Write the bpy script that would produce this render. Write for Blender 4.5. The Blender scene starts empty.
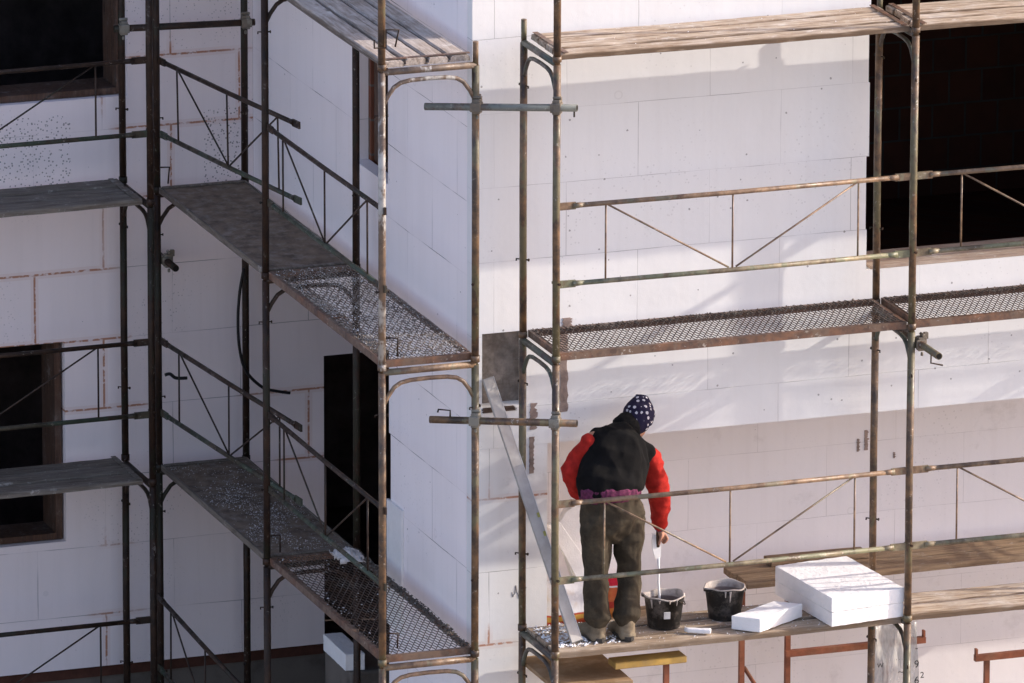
import bpy, bmesh, math, random
from mathutils import Vector, Matrix, noise
R = math.radians
rnd = random.Random(7)
scene = bpy.context.scene
COL = scene.collection

# ------------------------------------------------------------------ camera
CAM = Vector((-20.15124, -57.67396, 18.78923))
AZ, EL, ROLL, FPX = 0.34042360, 0.26884176, 0.00250330, 9686.905
fw = Vector((math.sin(AZ)*math.cos(EL), math.cos(AZ)*math.cos(EL), -math.sin(EL)))
rt = fw.cross(Vector((0, 0, 1))).normalized()
up = rt.cross(fw)
cr = rt*math.cos(ROLL) + up*math.sin(ROLL)
cu = -rt*math.sin(ROLL) + up*math.cos(ROLL)
cam_d = bpy.data.cameras.new('camera')
cam_d.sensor_width = 36.0
cam_d.lens = 36.0*FPX/1024.0
cam_d.clip_start = 1.0
cam_d.clip_end = 3000
cam = bpy.data.objects.new('camera', cam_d)
m3 = Matrix((cr, cu, -fw)).transposed()
cam.matrix_world = Matrix.Translation(CAM) @ m3.to_4x4()
COL.objects.link(cam)
scene.camera = cam

def at(px, py, Y):
    """world point seen at a pixel of the photograph, at depth y = Y"""
    d = fw*FPX + cr*(px-512) - cu*(py-341.5)
    t = (Y - CAM.y)/d.y
    return CAM + d*t

# key sizes (metres)
W = 0.6384                       # scaffold frame width
BR, BS = 2.4773, 2.4267          # bay lengths
XR, YR = 0.2941, -0.8084         # first frame on the sunny side (front post)
XS, YA = -0.7845, -0.4814        # nearest frame on the shaded side (outer post)
XL, YL = -1.0033, 3.82           # frame along the far left facade
YB = 4.628                       # far left facade plane
DREC = 1.02                      # depth of the ground floor recess
SOF, PSOF = 1.215, 1.45

# ------------------------------------------------------------------ mesh builder
class MB:
    def __init__(s):
        s.v = []; s.f = []; s.mi = []; s.sm = []
    def add(s, vs, fs, mi=0, smooth=False):
        o = len(s.v)
        s.v += [tuple(p) for p in vs]
        for f in fs:
            s.f.append(tuple(i+o for i in f)); s.mi.append(mi); s.sm.append(smooth)
    def box(s, lo, hi, mi=0, M=None):
        x0, y0, z0 = lo; x1, y1, z1 = hi
        vs = [Vector(p) for p in ((x0,y0,z0),(x1,y0,z0),(x1,y1,z0),(x0,y1,z0),(x0,y0,z1),(x1,y0,z1),(x1,y1,z1),(x0,y1,z1))]
        if M: vs = [M @ p for p in vs]
        s.add(vs, [(3,2,1,0),(4,5,6,7),(0,1,5,4),(1,2,6,5),(2,3,7,6),(3,0,4,7)], mi)
        return s
    def tube(s, pts, r, n=12, mi=0, flat=None, hollow=False):
        """tube along a polyline; r is a number or a list; flat=(k,) squashes"""
        pts = [Vector(p) for p in pts]
        rs = r if isinstance(r, (list, tuple)) else [r]*len(pts)
        rings = []
        prev = None
        for i, p in enumerate(pts):
            if i == 0: t = pts[1]-pts[0]
            elif i == len(pts)-1: t = pts[-1]-pts[-2]
            else: t = (pts[i+1]-pts[i]).normalized() + (pts[i]-pts[i-1]).normalized()
            t = t.normalized()
            if prev is None:
                a = Vector((0, 0, 1)) if abs(t.z) < 0.9 else Vector((1, 0, 0))
                u = t.cross(a).normalized()
            else:
                u = (prev - t*prev.dot(t)).normalized()
            prev = u
            w = t.cross(u)
            rings.append([p + (u*math.cos(2*math.pi*k/n) + w*math.sin(2*math.pi*k/n))*rs[i] for k in range(n)])
        o = len(s.v)
        for g in rings: s.v += [tuple(q) for q in g]
        for i in range(len(rings)-1):
            for k in range(n):
                a = o+i*n+k; b = o+i*n+(k+1) % n
                s.f.append((a, b, b+n, a+n)); s.mi.append(mi); s.sm.append(True)
        s.f.append(tuple(o+k for k in range(n))[::-1]); s.mi.append(mi); s.sm.append(False)
        e = o+(len(rings)-1)*n
        s.f.append(tuple(e+k for k in range(n))); s.mi.append(mi); s.sm.append(False)
        return s
    def build(s, name, mat, parent=None, local=False, kind=None):
        me = bpy.data.meshes.new(name)
        off = Vector((0, 0, 0))
        if parent is not None and not local:
            off = parent['_base'] if False else parent.matrix_basis.translation
            q = parent.parent
            while q is not None:
                off = off + q.matrix_basis.translation; q = q.parent
        me.from_pydata([(p[0]-off[0], p[1]-off[1], p[2]-off[2]) for p in s.v], [], s.f)
        mats = mat if isinstance(mat, (list, tuple)) else [mat]
        for m in mats: me.materials.append(m)
        me.polygons.foreach_set('material_index', s.mi)
        me.polygons.foreach_set('use_smooth', s.sm)
        me.update()
        o = bpy.data.objects.new(name, me)
        COL.objects.link(o)
        if parent is not None: o.parent = parent
        if kind: o['kind'] = kind
        return o

def tag(o, label, cat, group=None, kind=None):
    if label: o['label'] = label
    if cat: o['category'] = cat
    if group: o['group'] = group
    if kind: o['kind'] = kind
    return o

def thing(name, label, cat, loc=(0, 0, 0), rz=0.0, group=None):
    o = bpy.data.objects.new(name, None)
    o.empty_display_size = 0.1
    COL.objects.link(o)
    o.matrix_basis = Matrix.Translation(Vector(loc)) @ Matrix.Rotation(rz, 4, 'Z')
    return tag(o, label, cat, group)

def copy_tree(root, M, label, group=None):
    r = root.copy(); COL.objects.link(r); r.matrix_basis = M
    r['label'] = label
    if group: r['group'] = group
    for ch in list(root.children):
        c = ch.copy(); COL.objects.link(c); c.parent = r
        for g in list(ch.children):
            d = g.copy(); COL.objects.link(d); d.parent = c
    return r

def bevel(o, w=0.004, seg=1):
    bm = bmesh.new(); bm.from_mesh(o.data)
    es = [e for e in bm.edges if len(e.link_faces) == 2 and e.calc_face_angle(0) > 0.6]
    bmesh.ops.bevel(bm, geom=es, offset=w, segments=seg, affect='EDGES', profile=0.5, clamp_overlap=True)
    bm.to_mesh(o.data); bm.free()
    return o

# ------------------------------------------------------------------ materials
class N:
    def __init__(s, name):
        s.m = bpy.data.materials.new(name); s.m.use_nodes = True
        s.t = s.m.node_tree; s.t.nodes.clear()
        s.out = s.t.nodes.new('ShaderNodeOutputMaterial')
        s.b = s.t.nodes.new('ShaderNodeBsdfPrincipled')
        s.t.links.new(s.b.outputs[0], s.out.inputs[0])
        s.tc = s.t.nodes.new('ShaderNodeTexCoord')
        s.obj = s.tc.outputs['Object']
    def n(s, t, **kw):
        x = s.t.nodes.new(t)
        for k, v in kw.items(): setattr(x, k, v)
        return x
    def set(s, sock, v):
        if hasattr(v, 'is_output') or isinstance(v, bpy.types.NodeSocket): s.t.links.new(v, sock)
        else:
            if isinstance(v, (tuple, list)) and len(v) == 3 and sock.type == 'RGBA': v = (*v, 1)
            sock.default_value = v
    def math(s, op, a, b=0.0, clamp=False):
        x = s.n('ShaderNodeMath', operation=op, use_clamp=clamp)
        s.set(x.inputs[0], a); s.set(x.inputs[1], b); return x.outputs[0]
    def mapping(s, v, scale=(1, 1, 1), loc=(0, 0, 0), rot=(0, 0, 0)):
        x = s.n('ShaderNodeMapping'); s.set(x.inputs[0], v)
        x.inputs['Scale'].default_value = scale; x.inputs['Location'].default_value = loc
        x.inputs['Rotation'].default_value = rot; return x.outputs[0]
    def noise(s, v, scale, detail=3, rough=0.55, out='Fac', dist=0.0):
        x = s.n('ShaderNodeTexNoise'); s.set(x.inputs['Vector'], v); x.inputs['Scale'].default_value = scale
        x.inputs['Detail'].default_value = detail; x.inputs['Roughness'].default_value = rough
        x.inputs['Distortion'].default_value = dist
        return x.outputs[out]
    def voro(s, v, scale, feature='F1', rnd_=1.0):
        x = s.n('ShaderNodeTexVoronoi', feature=feature); s.set(x.inputs['Vector'], v)
        x.inputs['Scale'].default_value = scale; x.inputs['Randomness'].default_value = rnd_
        return x.outputs['Distance'], x.outputs['Color']
    def ramp(s, f, a, b, ca=0.0, cb=1.0):
        x = s.n('ShaderNodeMapRange'); s.set(x.inputs[0], f)
        x.inputs[1].default_value = a; x.inputs[2].default_value = b
        x.inputs[3].default_value = ca; x.inputs[4].default_value = cb
        return x.outputs[0]
    def mix(s, f, a, b, mode='MIX'):
        x = s.n('ShaderNodeMix', data_type='RGBA', blend_type=mode)
        s.set(x.inputs[0], f); s.set(x.inputs[6], a); s.set(x.inputs[7], b); return x.outputs[2]
    def bump(s, h, strength=0.3, dist=0.01):
        x = s.n('ShaderNodeBump'); s.set(x.inputs['Height'], h)
        x.inputs['Strength'].default_value = strength; x.inputs['Distance'].default_value = dist
        s.t.links.new(x.outputs[0], s.b.inputs['Normal'])
    def done(s, col, rough=0.8, spec=0.3, metal=0.0):
        s.set(s.b.inputs['Base Color'], col); s.set(s.b.inputs['Roughness'], rough)
        s.b.inputs['Specular IOR Level'].default_value = spec
        s.b.inputs['Metallic'].default_value = metal
        return s.m
    def rand(s):
        return s.n('ShaderNodeObjectInfo').outputs['Random']
    def rvec(s):
        """object coordinates shifted by a per-object random amount"""
        x = s.n('ShaderNodeVectorMath', operation='SCALE')
        c = s.n('ShaderNodeCombineXYZ')
        r = s.rand()
        s.set(c.inputs[0], r); s.set(c.inputs[1], s.math('MULTIPLY', r, 1.7)); s.set(c.inputs[2], s.math('MULTIPLY', r, 2.3))
        s.t.links.new(c.outputs[0], x.inputs[0]); x.inputs['Scale'].default_value = 37.0
        a = s.n('ShaderNodeVectorMath', operation='ADD')
        s.t.links.new(s.obj, a.inputs[0]); s.t.links.new(x.outputs[0], a.inputs[1])
        return a.outputs[0]

def eps_wall(name, axis, ph_u, ph_v, foam=0.0, base=(0.785, 0.782, 0.77), specks=0.5, gap=0.8, stains=0.0, boxes=()):
    s = N(name)
    sx = s.n('ShaderNodeSeparateXYZ'); s.set(sx.inputs[0], s.obj)
    c = s.n('ShaderNodeCombineXYZ')
    # slight waviness so the board joints are not ruler straight
    wob = s.math('MULTIPLY', s.math('SUBTRACT', s.noise(s.obj, 1.3, 2), 0.5), 0.016)
    s.set(c.inputs[0], s.math('ADD', s.math('ADD', sx.outputs[axis], ph_u), wob))
    s.set(c.inputs[1], s.math('ADD', s.math('ADD', sx.outputs[2], ph_v), wob))
    def brick(mort, c1=(1, 1, 1, 1), c2=(0, 0, 0, 1)):
        b = s.n('ShaderNodeTexBrick'); s.t.links.new(c.outputs[0], b.inputs['Vector'])
        b.offset = 0.5; b.squash = 1.0
        b.inputs['Scale'].default_value = 1.0; b.inputs['Mortar Size'].default_value = mort
        b.inputs['Mortar Smooth'].default_value = 0.1; b.inputs['Brick Width'].default_value = 1.0
        b.inputs['Row Height'].default_value = 0.5; b.inputs['Bias'].default_value = 0.0
        b.inputs['Color1'].default_value = c1; b.inputs['Color2'].default_value = c2
        b.inputs['Mortar'].default_value = (0.5, 0.5, 0.5, 1)
        return b
    b = brick(0.0022)
    board = b.outputs['Color']
    col = s.mix(board, tuple(x*0.972 for x in base), base)
    # large soft soiling and fine vertical streaks
    d = s.noise(s.mapping(s.obj, (1, 1, 0.35)), 1.6, 5, 0.6)
    col = s.mix(s.ramp(d, 0.45, 0.8, 0.0, 0.14), col, (0.50, 0.45, 0.40))
    st = s.noise(s.mapping(s.obj, (1, 1, 0.05)), 16, 3, 0.6)
    col = s.mix(s.ramp(st, 0.5, 0.8, 0.0, 0.08), col, (0.45, 0.40, 0.36))
    # open joints: visible only in places
    vis = s.ramp(s.noise(s.obj, 2.1, 2), 0.42, 0.62)
    vis = s.math('MULTIPLY', s.math('MULTIPLY', vis, gap), b.outputs['Fac'])
    col = s.mix(s.math('ADD', vis, s.math('MULTIPLY', b.outputs['Fac'], 0.10), True), col, (0.10, 0.09, 0.085))
    # filler foam squeezed out of some joints
    if foam > 0:
        b2 = brick(0.008)
        on_ = s.ramp(s.noise(s.obj, 0.62, 1), 0.485, 0.52)
        edge = s.ramp(s.noise(s.obj, 26, 3), 0.38, 0.5)
        f = s.math('MULTIPLY', s.math('MULTIPLY', b2.outputs['Fac'], on_), s.math('MULTIPLY', edge, foam))
        halo = brick(0.03)
        hf = s.math('MULTIPLY', s.math('MULTIPLY', halo.outputs['Fac'], on_), 0.16*foam)
        col = s.mix(hf, col, (0.55, 0.27, 0.17))
        col = s.mix(f, col, (0.45, 0.20, 0.105))
    # small burnt holes and dowel marks
    dist, vc = s.voro(s.obj, 13.0)
    dist = s.math('ADD', dist, s.math('MULTIPLY', s.math('SUBTRACT', s.noise(s.obj, 75, 2), 0.5), 0.13))
    sep = s.n('ShaderNodeSeparateColor'); s.set(sep.inputs[0], vc)
    hit = s.math('MULTIPLY', s.math('LESS_THAN', dist, s.math('ADD', s.math('MULTIPLY', s.math('POWER', sep.outputs[1], 3.0), 0.07), 0.024)), s.math('GREATER_THAN', sep.outputs[0], 1.0-specks))
    col = s.mix(s.math('MULTIPLY', hit, 0.6), col, (0.08, 0.07, 0.065))
    dist2, vc2 = s.voro(s.obj, 44.0)
    sep2 = s.n('ShaderNodeSeparateColor'); s.set(sep2.inputs[0], vc2)
    bx = None
    for (a0, a1, c0, c1) in boxes:
        f1 = s.math('MULTIPLY', s.math('GREATER_THAN', sx.outputs[axis], a0), s.math('LESS_THAN', sx.outputs[axis], a1))
        f2 = s.math('MULTIPLY', s.math('GREATER_THAN', sx.outputs[2], c0), s.math('LESS_THAN', sx.outputs[2], c1))
        f3 = s.math('MULTIPLY', f1, f2)
        bx = f3 if bx is None else s.math('ADD', bx, f3, True)
    dense = s.math('MULTIPLY', s.ramp(s.noise(s.obj, 0.9, 2), 0.51, 0.62), s.math('GREATER_THAN', sep2.outputs[2], 0.45))
    dense = s.math('MULTIPLY', dense, 0.6 if bx is not None else 0.22)
    if bx is not None: dense = s.math('ADD', dense, bx, True)
    sz = s.math('ADD', s.math("MULTIPLY", sep2.outputs[1], 0.20), 0.08)
    if bx is not None: sz = s.math('ADD', sz, s.math("MULTIPLY", bx, 0.06))
    hit2 = s.math('MULTIPLY', s.math('LESS_THAN', dist2, sz), dense)
    col = s.mix(s.math('MULTIPLY', hit2, 0.7), col, (0.10, 0.09, 0.085))
    # dowel plates: faint rings
    d3, _ = s.voro(s.mapping(c.outputs[0], (1, 1, 1), (0.2, 0.1, 0)), 1.7)
    ring = s.math('MULTIPLY', s.math('LESS_THAN', d3, 0.055), s.math('GREATER_THAN', d3, 0.04))
    col = s.mix(s.math('MULTIPLY', ring, 0.12), col, (0.3, 0.28, 0.26))
    if stains > 0:
        n4 = s.noise(s.obj, 2.6, 6, 0.7)
        col = s.mix(s.ramp(n4, 0.60, 0.72, 0, stains), col, (0.28, 0.24, 0.21))
    g = s.noise(s.obj, 110, 3, 0.6)
    lo_ = s.noise(s.obj, 4.0, 3, 0.55)
    hgt = s.math('ADD', s.math('MULTIPLY', g, 0.35), s.math('MULTIPLY', b.outputs['Fac'], -1.0))
    hgt = s.math('ADD', hgt, s.math('MULTIPLY', lo_, 3.2))
    s.bump(hgt, 0.4, 0.004)
    return s.done(col, 0.85, 0.2)

def rust_tube(name, a=(0.055, 0.034, 0.024), b=(0.20, 0.095, 0.045), paint=(0.075, 0.095, 0.07), pf=0.35, spots=0.5, spec=0.6):
    s = N(name)
    v = s.rvec()
    col = s.mix(s.ramp(s.noise(v, 9, 5, 0.65), 0.38, 0.66), a, b)
    pm = s.ramp(s.noise(s.mapping(v, (1, 1, 0.5)), 3.5, 5, 0.7), 0.62-pf*0.3, 0.66-pf*0.3)
    col = s.mix(s.math('MULTIPLY', pm, 0.9), col, paint)
    sp = s.noise(v, 38, 4, 0.6)
    big = s.ramp(s.noise(v, 4.0, 2), 0.45, 0.62)
    col = s.mix(s.math('MULTIPLY', s.ramp(sp, 0.615, 0.66), s.math('MULTIPLY', big, spots)), col, (0.48, 0.44, 0.38))
    col = s.mix(s.ramp(s.noise(v, 24, 3), 0.5, 0.75, 0.0, 0.5), col, (0.03, 0.02, 0.016))
    s.bump(s.noise(v, 60, 4, 0.6), 0.5, 0.003)
    return s.done(col, s.ramp(s.noise(v, 12, 3), 0.3, 0.7, 0.32, 0.7), spec)

def wood(name, light=(0.46, 0.37, 0.28), dark=(0.16, 0.12, 0.09), axis=0, dirt=0.4, dirtcol=(0.42, 0.38, 0.34), spread=0.25, edge=0.0):
    s = N(name)
    v = s.rvec()
    sc = [13, 13, 13]; sc[axis] = 1.3
    g = s.noise(s.mapping(v, tuple(sc)), 3.2, 6, 0.65)
    sc2 = [55, 55, 55]; sc2[axis] = 2.6
    g2 = s.noise(s.mapping(v, tuple(sc2)), 2.0, 3, 0.6)
    col = s.mix(s.ramp(g, 0.32, 0.66), dark, light)
    col = s.mix(s.ramp(g2, 0.52, 0.72, 0, 0.6), col, dark)
    col = s.mix(s.math('MULTIPLY', s.rand(), spread), col, dark)
    dn = s.noise(v, 3.5, 6, 0.7)
    col = s.mix(s.ramp(dn, 0.45, 0.65, 0, dirt), col, dirtcol)
    sp = s.noise(v, 30, 3, 0.6)
    col = s.mix(s.ramp(sp, 0.64, 0.70, 0, dirt), col, (0.62, 0.58, 0.52))
    kd, kc = s.voro(s.mapping(v, tuple(0.45 if i == axis else 1.0 for i in range(3))), 5.0)
    col = s.mix(s.ramp(kd, 0.05, 0.11, 0.75, 0.0), col, tuple(x*0.6 for x in dark))
    spl = s.noise(v, 7.0, 6, 0.75)
    col = s.mix(s.ramp(spl, 0.60, 0.66, 0, dirt), col, (0.66, 0.63, 0.58))
    if edge:
        gy = s.n('ShaderNodeSeparateXYZ'); s.set(gy.inputs[0], s.tc.outputs['Generated'])
        e_ = s.math('ABSOLUTE', s.math('SUBTRACT', gy.outputs[1], 0.5))
        e_ = s.math('ADD', e_, s.math('MULTIPLY', s.math('SUBTRACT', s.noise(s.mapping(v, (1.5, 9, 9)), 3.0, 4), 0.5), 0.16))
        col = s.mix(s.ramp(e_, 0.40, 0.47, 0.0, edge), col, tuple(x*0.55 for x in dark))
        cr_ = s.noise(s.mapping(v, (1.0, 34, 34)), 1.2, 3, 0.6)
        col = s.mix(s.ramp(cr_, 0.60, 0.66, 0, 0.7*edge), col, tuple(x*0.5 for x in dark))
    s.bump(s.math('ADD', g, g2), 0.5, 0.006)
    return s.done(col, 0.85, 0.2)

def simple(name, c, var=0.3, scale=6, rough=0.8, dust=0.0, dustc=(0.5, 0.46, 0.41), bump=0.2, spec=0.3, metal=0.0, dscale=4):
    s = N(name)
    v = s.rvec()
    n = s.noise(v, scale, 5, 0.6)
    col = s.mix(s.ramp(n, 0.3, 0.7), tuple(x*(1-var) for x in c), tuple(min(1, x*(1+var)) for x in c))
    if dust:
        col = s.mix(s.ramp(s.noise(v, dscale, 6, 0.72), 0.48, 0.68, 0, dust), col, dustc)
    s.bump(s.noise(v, scale*7, 4, 0.6), bump, 0.004)
    return s.done(col, rough, spec, metal)

M = {}
M['eps_r'] = eps_wall('eps_boards_sunny_side', 0, 0.35, 0.02, foam=0.0, specks=0.8, gap=0.38)
M['eps_s'] = eps_wall('eps_boards_side', 1, 0.2, 0.12, foam=0.0, specks=0.15, gap=0.8, base=(0.93, 0.865, 0.86))
M['eps_b'] = eps_wall('eps_boards_far', 0, 0.1, 0.13, foam=0.9, specks=0.85, gap=0.6, base=(0.90, 0.805, 0.79), boxes=((-2.6, -1.33, 1.93, 2.50), (-0.36, -0.10, 1.9, 2.45)))  # base warmed to put bounce light into the board colour
M['eps_p'] = eps_wall('eps_boards_pier', 0, 0.38, 0.13, foam=0.8, specks=0.6, stains=0.35)
M['eps_rec'] = eps_wall('eps_boards_recess', 0, 0.1, 0.3, foam=0.0, specks=0.75, gap=0.2, stains=0.22, base=(0.80, 0.765, 0.765))
M['eps_block'] = simple('eps_block', (0.83, 0.815, 0.80), 0.035, 14, 0.8, dust=0.12, dustc=(0.55, 0.52, 0.48), bump=0.6, dscale=9)
M['eps_crumb'] = simple('eps_crumbs', (0.80, 0.79, 0.78), 0.1, 5, 0.8)
M['eps_dull'] = simple('dull_eps_crumbs', (0.42, 0.40, 0.385), 0.3, 30, 0.9)
M['dirt_crumb'] = simple('mortar_crumbs', (0.19, 0.155, 0.125), 0.7, 40, 0.9)
M['dark_crumb'] = simple('dirty_crumbs', (0.10, 0.085, 0.07), 0.7, 40, 0.9)

def clay(k=1.0):
    s = N('clay_block_core')
    c = s.n('ShaderNodeCombineXYZ'); sx = s.n('ShaderNodeSeparateXYZ'); s.set(sx.inputs[0], s.obj)
    s.set(c.inputs[0], s.math('ADD', sx.outputs[0], sx.outputs[1])); s.set(c.inputs[1], sx.outputs[2])
    b = s.n('ShaderNodeTexBrick'); s.t.links.new(c.outputs[0], b.inputs[0])
    b.inputs['Scale'].default_value = 1; b.inputs['Brick Width'].default_value = 0.25; b.inputs['Row Height'].default_value = 0.24
    b.inputs['Mortar Size'].default_value = 0.008
    b.inputs['Color1'].default_value = (0.22*k, 0.085*k, 0.05*k, 1); b.inputs['Color2'].default_value = (0.16*k, 0.06*k, 0.04*k, 1)
    b.inputs['Mortar'].default_value = (0.16*k, 0.14*k, 0.12*k, 1)
    col = s.mix(s.ramp(s.noise(s.obj, 5, 5), 0.4, 0.75, 0, 0.5), b.outputs[0], (0.09*k, 0.05*k, 0.035*k))
    s.bump(b.outputs['Fac'], 0.3, -0.01)
    return s.done(col, 0.9, 0.1)
M['clay'] = clay()
M['clay_shade'] = clay(0.42)  # same clay darkened to paint the shade inside the brick room
M['conc'] = simple('raw_concrete', (0.23, 0.20, 0.175), 0.45, 9, 0.9, dust=0.75, dustc=(0.095, 0.075, 0.06), bump=0.9, dscale=7)
M['conc_d'] = simple('old_concrete_plinth', (0.15, 0.13, 0.11), 0.4, 4, 0.95, dust=0.4, dustc=(0.07, 0.06, 0.05), bump=0.5)
M['glue'] = simple('grey_brown_adhesive', (0.27, 0.205, 0.175), 0.4, 14, 0.9, bump=0.6)
M['glue_d'] = simple('dark_adhesive', (0.10, 0.07, 0.055), 0.5, 14, 0.9, bump=0.6)
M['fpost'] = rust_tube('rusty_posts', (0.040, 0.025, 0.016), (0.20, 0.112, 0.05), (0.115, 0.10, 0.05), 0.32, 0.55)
M['fpost_d'] = rust_tube('shade_darkened_posts', (0.018, 0.0115, 0.0085), (0.046, 0.024, 0.014), (0.025, 0.024, 0.015), 0.25, 0.3, spec=0.22)  # darker copy with shade put into the rust; also colours pins and hooks
M['ftrans'] = rust_tube('painted_transoms', (0.04, 0.033, 0.028), (0.10, 0.075, 0.055), (0.062, 0.075, 0.055), 0.5, 0.6)
M['fwhite'] = rust_tube('white_overpainted_posts', (0.10, 0.07, 0.05), (0.20, 0.13, 0.08), (0.44, 0.42, 0.38), 0.28, 0.9)
M['rail'] = rust_tube('rusty_rails', (0.10, 0.058, 0.033), (0.32, 0.205, 0.115), (0.17, 0.145, 0.09), 0.25, 0.55)
M['railg'] = rust_tube('green_painted_rails', (0.11, 0.08, 0.045), (0.30, 0.25, 0.15), (0.16, 0.165, 0.095), 0.4, 0.55)
M['rail_d'] = rust_tube('shade_darkened_rails', (0.020, 0.0135, 0.010), (0.055, 0.031, 0.019), (0.030, 0.028, 0.019), 0.25, 0.35, spec=0.25)  # rail rust darkened to paint in the shade of the left side
M['railg_d'] = rust_tube('shade_darkened_green_rails', (0.032, 0.029, 0.019), (0.08, 0.066, 0.042), (0.048, 0.066, 0.044), 0.5, 0.6, spec=0.3)  # green rails likewise darkened for their shaded side
M['galv'] = rust_tube('cast_couplers', (0.11, 0.092, 0.07), (0.20, 0.16, 0.11), (0.22, 0.205, 0.165), 0.45, 0.7)
M['gtube'] = rust_tube('grey_tube', (0.10, 0.085, 0.07), (0.17, 0.13, 0.10), (0.15, 0.165, 0.145), 0.7, 0.4)
M['steel'] = rust_tube('rusty_sheet_steel', (0.07, 0.04, 0.028), (0.20, 0.095, 0.05), (0.14, 0.09, 0.06), 0.4, 0.6)
M['mesh'] = rust_tube('rusty_expanded_mesh', (0.035, 0.022, 0.017), (0.09, 0.05, 0.03), (0.11, 0.09, 0.075), 0.2, 0.5)
M['mesh_lt'] = rust_tube('limed_expanded_mesh', (0.08, 0.06, 0.048), (0.16, 0.115, 0.08), (0.30, 0.27, 0.23), 0.4, 0.8)
M['plank'] = wood('weathered_planks', (0.60, 0.49, 0.37), (0.20, 0.13, 0.08), 0, 0.4, (0.62, 0.56, 0.49), 0.15, edge=0.9)
M['plank_y'] = wood('weathered_planks_side', (0.58, 0.50, 0.43), (0.22, 0.17, 0.13), 0, 0.5, (0.55, 0.50, 0.45), 0.2, edge=0.85)
M['plank_g'] = wood('grey_planks', (0.50, 0.39, 0.28), (0.20, 0.14, 0.09), 0, 0.45, (0.55, 0.47, 0.38), 0.25, edge=0.7)
M['plank_b'] = wood('brown_planks', (0.36, 0.25, 0.15), (0.14, 0.09, 0.055), 0, 0.15, (0.3, 0.24, 0.18), 0.3)
M['ply_d'] = simple('grimy_plywood', (0.15, 0.112, 0.08), 0.45, 9, 0.95, dust=0.65, dustc=(0.27, 0.235, 0.205), bump=0.6, dscale=11)
M['wood_d'] = wood('dark_grey_boards', (0.24, 0.205, 0.165), (0.085, 0.07, 0.055), 0, 0.3, (0.22, 0.20, 0.18), 0.2)
M['ply'] = simple('tan_plywood', (0.30, 0.185, 0.09), 0.25, 4, 0.8, dust=0.35, dustc=(0.5, 0.42, 0.32), bump=0.2)
M['yellow'] = simple('yellow_board', (0.40, 0.25, 0.06), 0.35, 7, 0.8, dust=0.6, dustc=(0.24, 0.17, 0.09))
M['red'] = simple('red_oxide_steel', (0.20, 0.065, 0.032), 0.35, 12, 0.6, dust=0.4, dustc=(0.30, 0.17, 0.10))
M['frame_w'] = wood('raw_dark_timber', (0.13, 0.07, 0.045), (0.05, 0.03, 0.022), 2, 0.1)
M['sill_w'] = wood('pale_sill_boards', (0.48, 0.38, 0.30), (0.26, 0.18, 0.13), 0, 0.3)
M['black'] = simple('painted_room_shade', (0.10, 0.075, 0.07), 0.5, 3, 0.95, dust=0.5, dustc=(0.03, 0.025, 0.022))  # dark wall colour that paints the shade of the unlit rooms
M['course'] = simple('dark_red_course', (0.085, 0.034, 0.022), 0.35, 9, 0.95)
M['mouthshade'] = simple('bore_shade_paint', (0.01, 0.009, 0.008), 0.2, 3, 0.95)  # near-black colour painting the shade inside tube ends
M['alu'] = simple('dull_aluminium', (0.36, 0.345, 0.325), 0.15, 10, 0.5, dust=0.5, dustc=(0.28, 0.25, 0.22), spec=0.4, metal=0.2)
M['vial'] = simple('green_vial', (0.32, 0.31, 0.08), 0.2, 10, 0.3)
M['rubber'] = simple('black_rubber', (0.018, 0.017, 0.016), 0.4, 8, 0.55, dust=0.6, dustc=(0.23, 0.20, 0.18), bump=0.3, dscale=9)
M['limed'] = simple('dried_adhesive', (0.42, 0.37, 0.33), 0.35, 16, 0.9, bump=0.5)
M['paste'] = simple('wet_adhesive', (0.24, 0.19, 0.17), 0.2, 10, 0.55, bump=0.3)
M['label_w'] = simple('white_label', (0.62, 0.61, 0.59), 0.15, 20, 0.6)
M['hose'] = simple('black_hose', (0.012, 0.012, 0.013), 0.3, 10, 0.5)
M['fleece'] = simple('black_fleece', (0.006, 0.0058, 0.006), 0.4, 10, 0.95, dust=0.3, dustc=(0.022, 0.02, 0.016), bump=0.3, spec=0.12)
M['redknit'] = simple('red_knit', (0.36, 0.020, 0.014), 0.3, 20, 0.85, bump=0.4, spec=0.15)
M['cuff'] = simple('purple_cuff', (0.09, 0.045, 0.11), 0.3, 40, 0.85)
M['pink'] = simple('purple_hem', (0.11, 0.022, 0.058), 0.6, 55, 0.9)
M['trousers'] = simple('grimy_trousers', (0.044, 0.035, 0.024), 0.3, 9, 0.9, dust=0.4, dustc=(0.15, 0.12, 0.078), bump=0.4, spec=0.15, dscale=5)
M['boot'] = simple('dusty_boots', (0.17, 0.135, 0.09), 0.4, 12, 0.9, dust=0.6, dustc=(0.30, 0.25, 0.18))
M['sole'] = simple('boot_soles', (0.05, 0.045, 0.04), 0.3, 12, 0.9)
M['skin'] = simple('skin', (0.40, 0.20, 0.13), 0.12, 12, 0.55, bump=0.1)
M['eye'] = simple('eye_white', (0.6, 0.58, 0.55), 0.05, 12, 0.3)
M['hair'] = simple('grey_hair', (0.08, 0.07, 0.06), 0.3, 60, 0.8)
M['ground'] = simple('site_soil', (0.33, 0.285, 0.245), 0.3, 2, 0.95, dust=0.5, dustc=(0.46, 0.42, 0.38), bump=0.8)
M['paintgreen'] = M['railg']

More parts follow.
